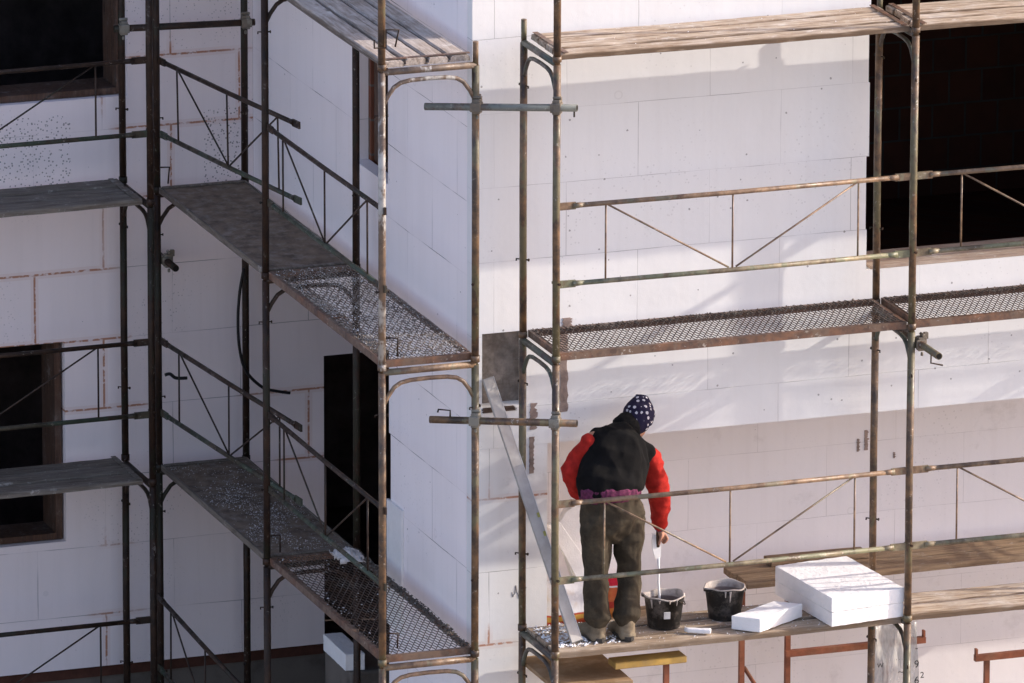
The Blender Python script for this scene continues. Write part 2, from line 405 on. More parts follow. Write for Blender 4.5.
def beanie_mat():
    s = N('navy_star_beanie')
    dist, c = s.voro(s.mapping(s.obj, (1, 1, 1)), 27.0, rnd_=0.45)
    star = s.math('LESS_THAN', s.math('ADD', dist, s.math('MULTIPLY', s.noise(s.obj, 120, 1), 0.22)), 0.40)
    col = s.mix(star, (0.018, 0.015, 0.036), (0.50, 0.48, 0.52))
    s.bump(s.noise(s.mapping(s.obj, (90, 90, 30)), 3, 2), 0.5, 0.003)
    return s.done(col, 0.9, 0.1)
M['beanie'] = beanie_mat()

def sack_mat(name, bands):
    s = N(name)
    sx = s.n('ShaderNodeSeparateXYZ'); s.set(sx.inputs[0], s.tc.outputs['Generated'])
    r = s.n('ShaderNodeValToRGB'); r.color_ramp.interpolation = 'CONSTANT'
    e = r.color_ramp.elements
    while len(e) < len(bands): e.new(0.5)
    for i, (p, c) in enumerate(bands): e[i].position = p; e[i].color = (*c, 1)
    s.set(r.inputs[0], s.math('ADD', sx.outputs[2], s.math('MULTIPLY', s.math('SUBTRACT', s.noise(s.obj, 9, 2), 0.5), 0.06)))
    n = s.noise(s.mapping(s.obj, (1, 1, 1)), 12, 3)
    col = s.mix(s.ramp(n, 0.5, 0.75, 0, 0.35), r.outputs[0], (0.62, 0.38, 0.10))
    s.bump(n, 0.5, 0.02)
    return s.done(col, 0.6, 0.3)
M['sack_a'] = sack_mat('white_sack_printed_foot', [(0.0, (0.38, 0.04, 0.02)), (0.10, (0.45, 0.26, 0.05)), (0.20, (0.40, 0.06, 0.03)), (0.24, (0.72, 0.71, 0.72))])
M['sack_b'] = sack_mat('red_orange_sack', [(0.0, (0.50, 0.16, 0.03)), (0.25, (0.36, 0.03, 0.015)), (0.40, (0.45, 0.10, 0.03)), (0.72, (0.65, 0.62, 0.60)), (0.76, (0.50, 0.01, 0.03))])

def plastic_mat():
    s = N('clear_plastic_sheet')
    tr = s.n('ShaderNodeBsdfTransparent'); tr.inputs[0].default_value = (0.95, 0.95, 0.95, 1)
    mx = s.n('ShaderNodeMixShader')
    s.set(mx.inputs[0], s.ramp(s.noise(s.mapping(s.obj, (6, 6, 1.5)), 2.2, 4, 0.7), 0.3, 0.7, 0.25, 0.8))
    s.t.links.new(tr.outputs[0], mx.inputs[1]); s.t.links.new(s.b.outputs[0], mx.inputs[2])
    s.t.links.new(mx.outputs[0], s.out.inputs[0])
    s.bump(s.noise(s.mapping(s.obj, (4, 4, 1)), 5, 4), 0.8, 0.03)
    return s.done((0.62, 0.60, 0.57), 0.25, 0.5)
M['plastic'] = plastic_mat()
M['ink'] = simple('black_ink', (0.02, 0.02, 0.02), 0.1, 5, 0.7)

# ------------------------------------------------------------------ world, sun
SR, SK = 4.1, 2.0                               # sun travels (-SR, 1, -SK)
sdir = Vector((-SR, 1.0, -SK)).normalized()
sun_el = math.asin(-sdir.z)
world = bpy.data.worlds.new('World'); scene.world = world; world.use_nodes = True
nt = world.node_tree
sky = nt.nodes.new('ShaderNodeTexSky'); sky.sky_type = 'NISHITA'; sky.sun_disc = False
sky.sun_elevation = sun_el
sky.sun_rotation = math.atan2(-sdir.x, -sdir.y)
sky.air_density = 1.0; sky.dust_density = 2.0; sky.ozone_density = 1.0
bg = nt.nodes['Background']; bg.inputs[1].default_value = 0.15
tint = nt.nodes.new('ShaderNodeMix'); tint.data_type = 'RGBA'; tint.blend_type = 'MULTIPLY'
tint.inputs[0].default_value = 1.0; tint.inputs[7].default_value = (1.075, 0.975, 1.035, 1)
nt.links.new(sky.outputs[0], tint.inputs[6]); nt.links.new(tint.outputs[2], bg.inputs[0])
sl = bpy.data.lights.new('sun', 'SUN'); sl.energy = 2.05; sl.angle = R(0.53); sl.color = (1.0, 0.92, 0.82)
so = bpy.data.objects.new('sun', sl); COL.objects.link(so)
so.rotation_euler = sdir.to_track_quat('-Z', 'Y').to_euler()
vs = scene.view_settings
vs.view_transform = 'Standard'; vs.look = 'None'; vs.gamma = 1.0; vs.use_curve_mapping = False
vs.exposure = 1.17

# ------------------------------------------------------------------ ground
mb = MB()
GN = 60
for i in range(GN+1):
    for j in range(GN+1):
        # denser near the house
        fx = (i/GN*2-1); fy = (j/GN*2-1)
        x = fx*abs(fx)*400; y = fy*abs(fy)*400 - 2
        h = 0.03*noise.noise(Vector((x*0.7, y*0.7, 0))) if abs(x) < 30 and abs(y) < 30 else 0
        mb.v.append((x, y, -2.02 + h))
for i in range(GN):
    for j in range(GN):
        a = i*(GN+1)+j
        mb.f.append((a, a+GN+1, a+GN+2, a+1)); mb.mi.append(0); mb.sm.append(True)
g = mb.build('ground', M['ground'], kind='structure')

# ------------------------------------------------------------------ the house
def holed_slab(mb, axis, plane, thick, u0, u1, v0, v1, holes, mi=0, mi_rev=None, jag=0.0, step=None):
    """wall slab with rectangular holes. axis 'y': plane y=plane, u=x, outside faces -y; axis 'x': plane x=plane, u=y, outside faces -x"""
    if mi_rev is None: mi_rev = mi
    us = sorted({u0, u1, *[h[0] for h in holes], *[h[1] for h in holes]})
    vs_ = sorted({v0, v1, *[h[2] for h in holes], *[h[3] for h in holes]})
    us = [u for u in us if u0 <= u <= u1]; vs_ = [v for v in vs_ if v0 <= v <= v1]
    def P(u, v, d):
        return (u, plane+d, v) if axis == 'y' else (plane+d, u, v)
    def solid(i, j):
        if i < 0 or j < 0 or i >= len(us)-1 or j >= len(vs_)-1: return False
        cu_ = (us[i]+us[i+1])/2; cv = (vs_[j]+vs_[j+1])/2
        return not any(h[0] < cu_ < h[1] and h[2] < cv < h[3] for h in holes)
    flip = (axis == 'x')
    def q(a, b, c, d, m):
        mb.add([a, b, c, d], [(3, 2, 1, 0) if flip else (0, 1, 2, 3)], m)
    for i in range(len(us)-1):
        for j in range(len(vs_)-1):
            if not solid(i, j): continue
            a, b, c, d = us[i], us[i+1], vs_[j], vs_[j+1]
            q(P(a,c,0), P(b,c,0), P(b,d,0), P(a,d,0), mi)
            q(P(b,c,thick), P(a,c,thick), P(a,d,thick), P(b,d,thick), mi)
            if not solid(i-1, j): q(P(a,c,thick), P(a,c,0), P(a,d,0), P(a,d,thick), mi_rev)
            if not solid(i+1, j): q(P(b,c,0), P(b,c,thick), P(b,d,thick), P(b,d,0), mi_rev)
            if not solid(i, j-1): q(P(a,c,thick), P(b,c,thick), P(b,c,0), P(a,c,0), mi_rev)
            if not solid(i, j+1): q(P(a,d,0), P(b,d,0), P(b,d,thick), P(a,d,thick), mi_rev)

house = thing('house_under_construction', 'unfinished house clad in white foam insulation boards behind the scaffolding', 'house')
IT, CT = 0.10, 0.30
WINR = (2.77, 5.05, 2.20, 4.75)
PATCH = (0.07, 0.36, 1.50, 2.00)
# sunny facade, upper storey: insulation
mb = MB()
holed_slab(mb, 'y', 0.0, IT, 0.0, 14.0, SOF, 7.0, [(WINR[0]-0.004, WINR[1], 2.20, 2.478), (WINR[0]-0.012, WINR[1], 2.478, 2.978), (WINR[0]+0.006, WINR[1]+0.01, 2.978, 3.478), (WINR[0]-0.003, WINR[1], 3.478, 3.978), (WINR[0]+0.008, WINR[1], 3.978, WINR[3]), PATCH])
mb.build('insulated_wall', M['eps_r'], house)
# corner pier on the ground floor
mb = MB()
holed_slab(mb, 'y', 0.0, IT, 0.0, 0.527, -2.0, SOF-0.001, [])
mb.box((0.40, IT+0.002, -2.0), (0.526, DREC, SOF-0.002))
mb.build('insulated_pier', M['eps_p'], house)
# recess: soffit + back wall
mb = MB()
mb.box((0.53, IT+0.001, SOF+0.004), (14, DREC, SOF+0.25))
mb.build('recess_soffit', M['eps_rec'], house)
mb = MB()
holed_slab(mb, 'y', DREC, IT, 0.53, 14.0, -2.0, SOF+0.1, [])
mb.build('recess_wall', M['eps_rec'], house)
# side wall
SWIN = (1.705, 2.41, 2.60, 3.85)
mb = MB()
holed_slab(mb, 'x', 0.0, IT, 0.102, YB, PSOF, 7.0, [SWIN])
holed_slab(mb, 'x', 0.0, IT, 0.102, 1.69, -2.0, PSOF, [(1.672, 1.70, -0.12, 0.38), (1.655, 1.70, 0.38, 0.88), (1.68, 1.70, -0.62, -0.12), (1.66, 1.70, -1.62, -1.12)])
ow = mb.build('side_wall', M['eps_s'], house)
# board that stands a little proud at the jagged end of the side wall
mb = MB()
mb.box((-0.018, 1.38, -0.45), (-0.001, 1.69, 0.42))
mb.build('foam_board', M['eps_block'], house)
# far facade
WUP = (-2.9, -0.918, 2.60, 4.2); WLO = (-2.9, -1.388, -0.575, 0.872); DOOR = (0.513, 1.5, -1.515, 0.60)
mb = MB()
holed_slab(mb, 'y', YB, IT, -9.0, -0.001, PSOF, 7.0, [WUP])
holed_slab(mb, 'y', YB, IT, -9.0, 1.6, -1.515, PSOF, [WLO, DOOR])
mb.build('far_wall', M['eps_b'], house)
# structural core of clay blocks behind the boards
mb = MB()
o_ = 0.012
holed_slab(mb, 'y', IT+0.002, CT, IT+0.01, 14.0, SOF+0.3, 7.0, [(WINR[0]-o_, WINR[1]+o_, WINR[2]-0.02, WINR[3])])
holed_slab(mb, 'x', IT+0.002, CT, IT+CT+0.01, YB-0.002, PSOF+0.01, 7.0, [(SWIN[0]+0.01, SWIN[1]-0.05, SWIN[2]-0.02, SWIN[3])])
holed_slab(mb, 'x', IT+0.002, CT, IT+CT+0.01, 1.655, -2.0, PSOF-0.002, [])
holed_slab(mb, 'y', YB+IT+0.002, CT, -9.0, 1.62, -1.5, 7.0, [(WUP[0], WUP[1]-0.008, WUP[2]+0.004, WUP[3]), (WLO[0], WLO[1]-0.008, WLO[2]+0.004, WLO[3]), (DOOR[0], DOOR[1], DOOR[2], DOOR[3]+0.004)])
mb.build('clay_block_wall', M['clay'], house)
# bare concrete behind the missing board
mb = MB()
mb.box((0.03, IT+0.0005, 1.44), (0.45, IT+0.0015, 2.06))
for k in range(46):
    x = rnd.uniform(0.08, 0.35); z = rnd.uniform(1.52, 1.98); w = rnd.uniform(0.01, 0.05); h = rnd.uniform(0.01, 0.08)
    mb.box((x-w, IT-rnd.uniform(0.001, 0.005), z-h), (x+w, IT+0.001, z+h))
mb.build('bare_concrete', M['conc'], house)
# porch: ceiling, inner wall; rooms behind the openings (closed, shade painted into their wall colour)
mb = MB()
mb.box((IT+CT+0.02, 1.70, PSOF+0.02), (1.62, YB-0.01, PSOF+0.2))
mb.box((0.002, 1.675, PSOF+0.001), (IT+CT, YB-0.003, PSOF+0.009))
mb.box((1.62, 1.47, -2.0), (1.92, YB+0.5, PSOF+0.2))
mb.box((0.41, DREC+IT+0.01, -2.0), (1.61, 1.46, PSOF))
mb.build('porch_shell', M['clay'], house)
def room(lo, hi, open_face):
    mb = MB()
    x0, y0, z0 = lo; x1, y1, z1 = hi
    t = 0.12
    if open_face != '-x': mb.box((x0-t, y0, z0), (x0, y1, z1))
    mb.box((x1, y0, z0), (x1+t, y1, z1))
    if open_face != '-y': mb.box((x0-t, y0-t, z0), (x1+t, y0, z1))
    mb.box((x0-t, y1, z0), (x1+t, y1+t, z1))
    mb.box((x0-t, y0-t, z0-t), (x1+t, y1+t, z0))
    mb.box((x0-t, y0-t, z1), (x1+t, y1+t, z1+t))
    return mb
room((2.3, IT+CT+0.01, 1.5), (6.4, 4.2, 4.95), '-y').build('upper_room', M['clay_shade'], house)
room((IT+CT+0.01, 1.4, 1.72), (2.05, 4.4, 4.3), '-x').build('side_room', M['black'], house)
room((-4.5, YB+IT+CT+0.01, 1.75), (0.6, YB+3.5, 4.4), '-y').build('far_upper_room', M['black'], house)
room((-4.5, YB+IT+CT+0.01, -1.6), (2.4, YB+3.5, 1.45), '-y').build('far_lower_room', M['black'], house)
# sill boards of the big opening
mb = MB()
for (y0, y1, z, x0, x1) in ((0.005, 0.13, 2.225, 2.80, 5.02), (0.135, 0.30, 2.245, 2.79, 5.0)):
    mb.box((x0, y0, 2.202), (x1, y1, z))
s1 = mb.build('window_sill', M['sill_w'], house)
# rough timber linings of the openings
def lining(u0, u1, v0, v1, y0, y1, w, name):
    mb = MB()
    mb.box((u1-w, y0, v0+w), (u1-0.003, y1, v1))
    mb.box((u0, y0, v0+0.004), (u1-0.003, y1, v0+w))
    return mb.build(name, M['frame_w'], house)
lining(WUP[0]+0.01, WUP[1]-0.01, WUP[2]+0.002, WUP[3], YB+0.05, YB+0.36, 0.05, 'window_frame')
lining(WLO[0]+0.01, WLO[1]-0.01, WLO[2]+0.002, WLO[3], YB+0.05, YB+0.36, 0.05, 'window_frame')
mb = MB()
mb.box((0.06, SWIN[0]+0.015, SWIN[2]+0.004), (0.34, SWIN[0]+0.10, SWIN[3]))
mb.box((0.12, SWIN[1]-0.16, SWIN[2]+0.05), (0.22, SWIN[1]-0.06, SWIN[3]))
mb.box((0.12, SWIN[0]+0.1, SWIN[2]+0.004), (0.30, SWIN[1]-0.06, SWIN[2]+0.05))
mb.build('window_frame', M['frame_w'], house)
# plinth
mb = MB()
mb.box((-9.0, YB+0.05, -2.3), (1.6, YB+0.4, -1.60))
mb.build('concrete_plinth', M['conc_d'], house)
mb = MB()
mb.box((-9.0, YB+0.03, -1.598), (0.512, YB+0.39, -1.516))
mb.build('brick_course', M['course'], house)
# roof so that the rooms stay dark
mb = MB()
mb.box((-9.0, YB+0.01, 7.01), (14, 12, 7.25)); mb.box((0.02, 0.02, 7.01), (14, YB, 7.25))
mb.build('roof_slab', M['conc'], house)
# adhesive smears round the bare patch
def blot(mb, cx, cz, w, h, y, seed, n=22):
    pts = []
    for k in range(n):
        a = 2*math.pi*k/n
        c, s_ = math.cos(a), math.sin(a)
        e = 2.6
        f = (abs(c)**e + abs(s_)**e)**(-1/e)
        rr = f*(1+0.28*noise.noise(Vector((c*2.2+seed, s_*2.2, seed*3.1))))
        pts.append((cx+w*c*rr, cz+h*s_*rr))
    fr = [(p[0], y-0.006, p[1]) for p in pts]; bk = [(p[0], y+0.001, p[1]) for p in pts]
    mb.add(fr+bk, [tuple(range(n))] + [(k, n+k, n+(k+1) % n, (k+1) % n) for k in range(n)])
mb = MB()
def strip(mb, x0, x1, z0, z1, y, seed, rag=0.02, n=26):
    L_ = [(x0+rag*0.35*noise.noise(Vector((seed, k*0.5, 1))), z0+(z1-z0)*k/n) for k in range(n+1)]
    R_ = [(x1+rag*0.8*noise.noise(Vector((seed, k*0.45, 2)))+rag*0.35*noise.noise(Vector((seed, k*1.3, 3))), z0+(z1-z0)*k/n+0.004*noise.noise(Vector((seed, k*2.0, 4)))) for k in range(n+1)]
    pts = L_+R_[::-1]; m = len(pts)
    fr = [(p[0], y-0.006, p[1]) for p in pts]; bk = [(p[0], y+0.001, p[1]) for p in pts]
    fs = [(k, 2*n+1-k, 2*n-k, k+1)[::-1] for k in range(n)]
    fs += [(k, m+k, m+(k+1) % m, (k+1) % m) for k in range(m)]
    mb.add(fr+bk, fs)
strip(mb, 0.612, 0.664, 1.42, 2.00, 0.0, 1.3, 0.014)
strip(mb, 0.405, 0.445, 1.32, 1.50, 0.0, 2.7, 0.03)
strip(mb, 0.63, 0.69, 2.0, 2.06, 0.0, 6.2, 0.03)
strip(mb, 0.40, 0.43, 1.02, 1.27, 0.0, 9.1, 0.02)
mb.build('adhesive_smear', M['glue'], house)
mb = MB()
strip(mb, 0.075, 0.30, 1.462, 1.497, 0.0, 4.4, 0.03)
mb.build('adhesive_smear', M['glue_d'], house)
# damp scuffs on the recess wall
mb = MB()
for (px_, py_, w_, h_, sd_) in ((866, 440, 0.012, 0.07, 11), (858, 445, 0.008, 0.045, 12), (894, 455, 0.005, 0.02, 13)):
    mb = MB(); p = at(px_, py_, DREC); strip(mb, p.x-w_, p.x+w_, p.z-h_, p.z+h_, DREC-0.001, sd_, 0.02)
    mb.build('scuff_mark', M['glue'], house)
# pencil scribble on the pier
mb = MB()
pt = []
for k in range(26):
    t = k/25
    pt.append(at(512+14*t, 592+5*math.sin(t*17)+2*math.sin(t*41), 0.0)+Vector((0, -0.001, 0)))
mb.tube(pt, 0.0018, 4)
mb.build('pencil_scribble', M['glue_d'], house)

# ------------------------------------------------------------------ scaffold frames
def make_frame(name, label, mat_post, mat_trans, pins, mat_in=None):
    """outer post at the local origin, inner post at +x, 2 m high"""
    t = thing(name, label, 'scaffold frame')
    for nm, x in (('outer_post', 0.0), ('inner_post', W)):
        mb = MB()
        mb.tube([(x, 0, 0.001), (x+0.002, 0.002, 1.0), (x, 0, 1.985)], 0.0245, 16)
        mb.tube([(x, 0, 1.984), (x, 0, 2.14)], 0.019, 12)
        mp = mat_in if (x and mat_in) else mat_post
        po = mb.build(nm, mp, t, local=True)
        mb = MB()
        mb.tube([(x, 0, 0.002), (x, 0, 0.045)], 0.0295, 16)
        mb.build('collar', mp, po, local=True)
        for (z, ang, ln) in pins:
            mb = MB()
            a = ang + (0.6 if x else 0)
            d = Vector((math.cos(a), math.sin(a), 0))
            c = Vector((x, 0, z))
            mb.tube([c-d*0.036, c+d*ln, c+d*ln+Vector((0, 0, -0.014))], 0.0055, 6)
            mb.tube([c-d*0.042, c-d*0.035], 0.010, 8)
            mb.build('locking_pin', M['fpost_d'], po, local=True)
    mb = MB()
    mb.tube([(0.0, 0.0, 1.985), (W, 0, 1.985)], 0.022, 14)
    mb.build('transom', mat_trans, t, local=True)
    mb = MB()
    kp = [(0, -0.24), (0.06, -0.165), (0.13, -0.105), (0.20, -0.078), (0.30, -0.066), (0.5, -0.062), (0.70, -0.066), (0.80, -0.078), (0.87, -0.105), (0.94, -0.165), (1, -0.24)]
    mb.tube([(a*W, 0.0, 1.985+z) for a, z in kp], 0.0145, 10)
    mb.build('knee_brace', mat_trans, t, local=True)
    return t

PINS = [(0.53, 0.2, 0.05), (1.70, 2.9, 0.045)]
FR = Matrix.Rotation(R(90), 4, 'Z')
proto_lit = make_frame('scaffold_frame', 'x', M['fpost'], M['ftrans'], PINS)
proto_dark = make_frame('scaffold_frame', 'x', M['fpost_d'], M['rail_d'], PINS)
proto_white = make_frame('scaffold_frame', 'x', M['fwhite'], M['fwhite'], PINS, M['fpost'])
proto_sa = make_frame('scaffold_frame', 'x', M['fpost'], M['rail'], PINS)
used = set()
def place(proto, Mx, label, group):
    if proto.name not in used:
        used.add(proto.name); proto.matrix_basis = Mx; proto['label'] = label; proto['group'] = group
        return proto
    return copy_tree(proto, Mx, label, group)
GF = 'scaffold frames'
LV = {-2: 'bottom', 0: 'middle', 2: 'top'}
RT = ['nearest the house corner', 'at the left edge of the large dark opening', 'beyond the right edge of the picture', 'farthest along the sunny facade']
for i in range(4):
    for z in (-2, 0, 2):
        tilt = Matrix.Rotation(rnd.uniform(-0.0015, 0.0015), 4, 'Y')
        Mx = Matrix.Translation((XR+i*BR, YR, z)) @ FR @ tilt
        place(proto_lit, Mx, f'{LV[z]} scaffold frame on the sunlit facade, {RT[i]}', GF)
ST = ['nearest the house corner', 'second from the house corner', 'deepest in the inner corner']
for i in range(3):
    for z in (-2, 0, 2):
        Mx = Matrix.Translation((XS, YA+i*BS, z-0.043))
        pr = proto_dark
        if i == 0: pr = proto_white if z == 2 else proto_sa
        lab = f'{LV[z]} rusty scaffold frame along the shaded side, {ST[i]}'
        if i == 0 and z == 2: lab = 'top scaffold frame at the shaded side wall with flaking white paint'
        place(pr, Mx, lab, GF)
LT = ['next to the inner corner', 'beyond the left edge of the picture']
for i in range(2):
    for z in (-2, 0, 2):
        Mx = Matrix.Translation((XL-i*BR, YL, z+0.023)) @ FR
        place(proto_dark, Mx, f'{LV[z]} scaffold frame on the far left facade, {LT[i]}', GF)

# guard posts standing on the top frames
def make_guard_post(label, mat):
    t = thing('guard_post', label, 'post', group='guard posts')
    mb = MB(); mb.tube([(0, 0, 0.002), (0, 0, 1.15)], 0.0245, 14)
    mb.build('tube', mat, t, local=True)
    mb = MB(); mb.tube([(0, 0, 0.003), (0, 0, 0.04)], 0.0295, 14); mb.build('collar', mat, t, local=True)
    return t
gp = make_guard_post('x', M['fpost'])
spots = [((XR, YR, 4.0), 'guard post rising above the top planks nearest the house corner'),
         ((XR+BR, YR, 4.0), 'guard post rising in front of the large dark opening above the planks'),
         ((XS, YA, 3.957), 'guard post rising above the white painted frame on the shaded side'),
         ((XS, YA+BS, 3.957), 'guard post on the second frame along the shaded side wall'),
         ((XS, YA+2*BS, 3.957), 'guard post on the deepest frame along the shaded side wall')]
for i, (p, l) in enumerate(spots):
    if i == 0: gp.matrix_basis = Matrix.Translation(p); gp['label'] = l
    else: copy_tree(gp, Matrix.Translation(p), l)

# ------------------------------------------------------------------ guard rails
def make_rail(label, m_top, m_bot, m_rod, L=BR):
    """local +x along the bay, top rail at z=1.04, bottom at 0.52"""
    t = thing('guard_rail', label, 'guard rail', group='guard rails')
    def bar(z, m, nm):
        mb = MB()
        a = 0.035; e = 0.11
        mb.tube([(e, 0, z), (L/2, 0, z-0.004), (L-e, 0, z)], 0.0165, 12)
        # flattened ends bolted to the posts
        for x0, x1 in ((e+0.02, a-0.02), (L-e-0.02, L-a+0.02)):
            s_ = 1 if x1 > x0 else -1
            mb.box((min(x0, x1), -0.007, z-0.024), (max(x0, x1), 0.007, z+0.024))
            mb.tube([(x0-s_*0.06, 0, z), (x0+s_*0.02, 0, z)], [0.016, 0.020], 10)
        mb.build(nm, m, t, local=True)
    bar(1.04, m_top, 'top_rail'); bar(0.52, m_bot, 'bottom_rail')
    for x in (0.338, 1.215, 2.09):
        mb = MB(); mb.tube([(x*L/BR, 0.0, 0.53), (x*L/BR, 0, 1.03)], 0.0068, 8); mb.build('strut', m_rod, t, local=True)
    for x0, x1 in ((0.355, 1.19), (2.075, 1.24)):
        mb = MB(); mb.tube([(x0*L/BR, 0.004, 1.025), (x1*L/BR, 0.004, 0.535)], 0.0065, 8); mb.build('diagonal_rod', m_rod, t, local=True)
    return t
rl = make_rail('x', M['rail'], M['railg'], M['rail'])
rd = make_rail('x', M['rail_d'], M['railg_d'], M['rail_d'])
lab = {(0, 0): 'guard rail in front of the worker', (0, 1): 'guard rail right of the foam slabs on the worker level', (0, 2): 'far guard rail on the worker level beyond the picture',
       (2, 0): 'guard rail above the wire mesh walkway between the corner and the dark opening', (2, 1): 'guard rail crossing the large dark opening', (2, 2): 'far guard rail on the mesh level beyond the picture'}
first = True
for z in (0, 2):
    for i in range(3):
        Mx = Matrix.Translation((XR+i*BR, YR, z))
        if first: rl.matrix_basis = Mx; rl['label'] = lab[z, i]; first = False
        else: copy_tree(rl, Mx, lab[z, i])
first = True
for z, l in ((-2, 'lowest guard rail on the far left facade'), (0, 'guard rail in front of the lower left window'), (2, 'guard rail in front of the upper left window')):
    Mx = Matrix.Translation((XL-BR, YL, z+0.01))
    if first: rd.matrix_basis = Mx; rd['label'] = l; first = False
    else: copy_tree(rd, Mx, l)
def rail_between(p0, p1, label):
    """p0,p1: top rail ends"""
    p0, p1 = Vector(p0), Vector(p1)
    d = p1-p0
    ang = math.atan2(d.y, d.x)
    pitch = math.atan2(d.z, math.hypot(d.x, d.y))
    Mx = Matrix.Translation(p0) @ Matrix.Rotation(ang, 4, 'Z') @ Matrix.Rotation(-pitch, 4, 'Y') @ Matrix.Translation((0, 0, -1.04))
    copy_tree(rd, Mx, label)
rail_between((XS+0.01, YA+2*BS-0.01, 2.905), (-0.56, 1.99, 3.00), 'guard rail beside the grimy plywood deck high in the inner corner')
rail_between((XS+0.01, YA+2*BS-0.01, 0.90), (-0.56, 2.05, 0.90), 'guard rail beside the lower plywood deck in the inner corner')
rail_between((XS+0.01, YA+BS-0.01, 3.01), (XS+0.01, YA+0.0, 3.03), 'guard rail beside the crumb covered upper deck on the shaded side')
rail_between((XS+0.01, YA+BS-0.01, 1.015), (XS+0.01, YA+0.0, 1.02), 'guard rail beside the lower mesh deck on the shaded side')
rail_between((XS-0.02, YA+2*BS-0.01, -0.955), (XS-0.10, YA+BS, -0.99), 'guard rail at the foot of the inner corner')

# ------------------------------------------------------------------ decks
def plank_deck(label, L, n, mat, matc, lift=0.0, gap=0.020, wd=None, t=0.042, cleats=True, cat='plank deck', seed=1):
    """local +x along, planks fill local y 0..W; top at z=0.062"""
    rr = random.Random(seed)
    o = thing('plank_deck', label, cat, group='plank decks')
    wd = wd or (W-0.03)
    w = wd/n
    for k in range(n):
        mb = MB()
        ns = 26
        y0 = 0.015+k*w+gap/2; y1 = 0.015+(k+1)*w-gap/2
        z0 = 0.0235; z1 = z0+t+rr.uniform(-0.006, 0.004)
        x0 = 0.03+rr.uniform(-0.012, 0.012); x1 = L-0.03+rr.uniform(-0.012, 0.012)
        ch = 0.011
        vs_ = []
        lip = gap-0.001 if k < n-1 else 0.006       # ship-lapped lower edge closes the gap
        for i in range(ns+1):
            x = x0+(x1-x0)*i/ns
            j = lambda a, s_: a*noise.noise(Vector((x*7, k*9.1+seed*3.7, s_)))
            sag = -0.006*math.sin(math.pi*i/ns)
            vs_ += [(x, y0+j(0.005, 1), z0+j(0.004, 5)+sag), (x, y0+j(0.006, 2), z1-ch+j(0.004, 6)+sag), (x, y0+ch+j(0.006, 2), z1+j(0.003, 3)+sag),
                    (x, y1-ch+j(0.004, 4), z1+j(0.003, 3.5)+sag), (x, y1+j(0.004, 4), z1-ch+sag), (x, y1+j(0.003, 4), z0+0.010+sag), (x, y1+lip, z0+0.010+sag), (x, y1+lip, z0+sag)]
        fs = []
        for i in range(ns):
            for e in range(8):
                a = i*8+e; b = i*8+(e+1) % 8
                fs.append((a, a+8, b+8, b))
        for c0, rv in ((0, False), (ns*8, True)):
            for q in ((0, 1, 2, 3, 4, 5), (0, 5, 6, 7)):
                q = tuple(c0+e for e in q)
                fs.append(q[::-1] if rv else q)
        mb.add(vs_, fs)
        mb.build('plank', mat, o, local=True)
    if cleats:
        for x in (0.05, L-0.085):
            mb = MB()
            mb.box((x, 0.02, z0+t+0.002), (x+0.035, wd+0.005, z0+t+0.006))
            mb.build('end_strap', matc, o, local=True)
    return o

def mesh_deck(label, L, matm, matf, seed=1, pitch=0.038, across=False):
    o = thing('mesh_deck', label, 'mesh deck', group='wire mesh decks')
    z = 0.0235
    for nm, y0, y1 in (('side_rail', 0.012, 0.017), ('side_rail', W-0.017, W-0.012)):
        mb = MB(); mb.box((0.03, y0, z-0.004), (L-0.03, y1, z+0.046))
        inn = 0.032 if y0 < 0.1 else -0.032
        mb.box((0.031, min(y0, y1)+(0.0051 if inn > 0 else inn), z+0.041), (L-0.031, (y1+inn) if inn > 0 else y0-0.0001, z+0.0455))
        mb.build(nm, matf, o, local=True)
    for x in (0.03, L-0.035):
        mb = MB(); mb.box((x, 0.0175, z+0.0), (x+0.005, W-0.0175, z+0.0458)); mb.box((x-0.02 if x > 1 else x+0.005, 0.05, z+0.040), (x if x > 1 else x+0.03, W-0.05, z+0.0452))
        mb.build('end_rail', matf, o, local=True)
    # expanded metal: zigzag strands; across=True runs them across the deck
    mb = MB()
    px = 0.0225
    La, Lb = ((W-0.04), (L-0.08)) if across else ((L-0.08), (W-0.04))
    rows = int(Lb/pitch); dy = Lb/rows
    nx = int(La/px)
    zt = z+0.049
    hw = 0.0030
    rr = random.Random(seed)
    for r_ in range(1, rows):
        b0 = r_*dy
        o0 = len(mb.v)
        for i in range(nx+1):
            s_ = 1 if (i+r_) % 2 == 0 else -1
            a0 = i*px; q = b0+s_*dy*0.42
            jx, jz = 0.0035*noise.noise(Vector((i*0.23, r_*0.31, seed))), 0.006*noise.noise(Vector((i*0.05, r_*0.12, seed+9)))
            q += jx; zz = zt+0.005*s_+jz
            for da, dz in ((-hw, -0.003), (hw, -0.003), (hw, 0.003), (-hw, 0.003)):
                mb.v.append((0.02+0.02+q+da, 0.02+a0, zz+dz) if across else (0.04+a0, 0.02+q+da, zz+dz))
        for i in range(nx):
            for e in range(4):
                a = o0+i*4+e; b = o0+i*4+(e+1) % 4
                mb.f.append((a, a+4, b+4, b) if not across else (a, b, b+4, a+4)); mb.mi.append(0); mb.sm.append(False)
    mb.build('expanded_mesh', matm, o, local=True)
    return o

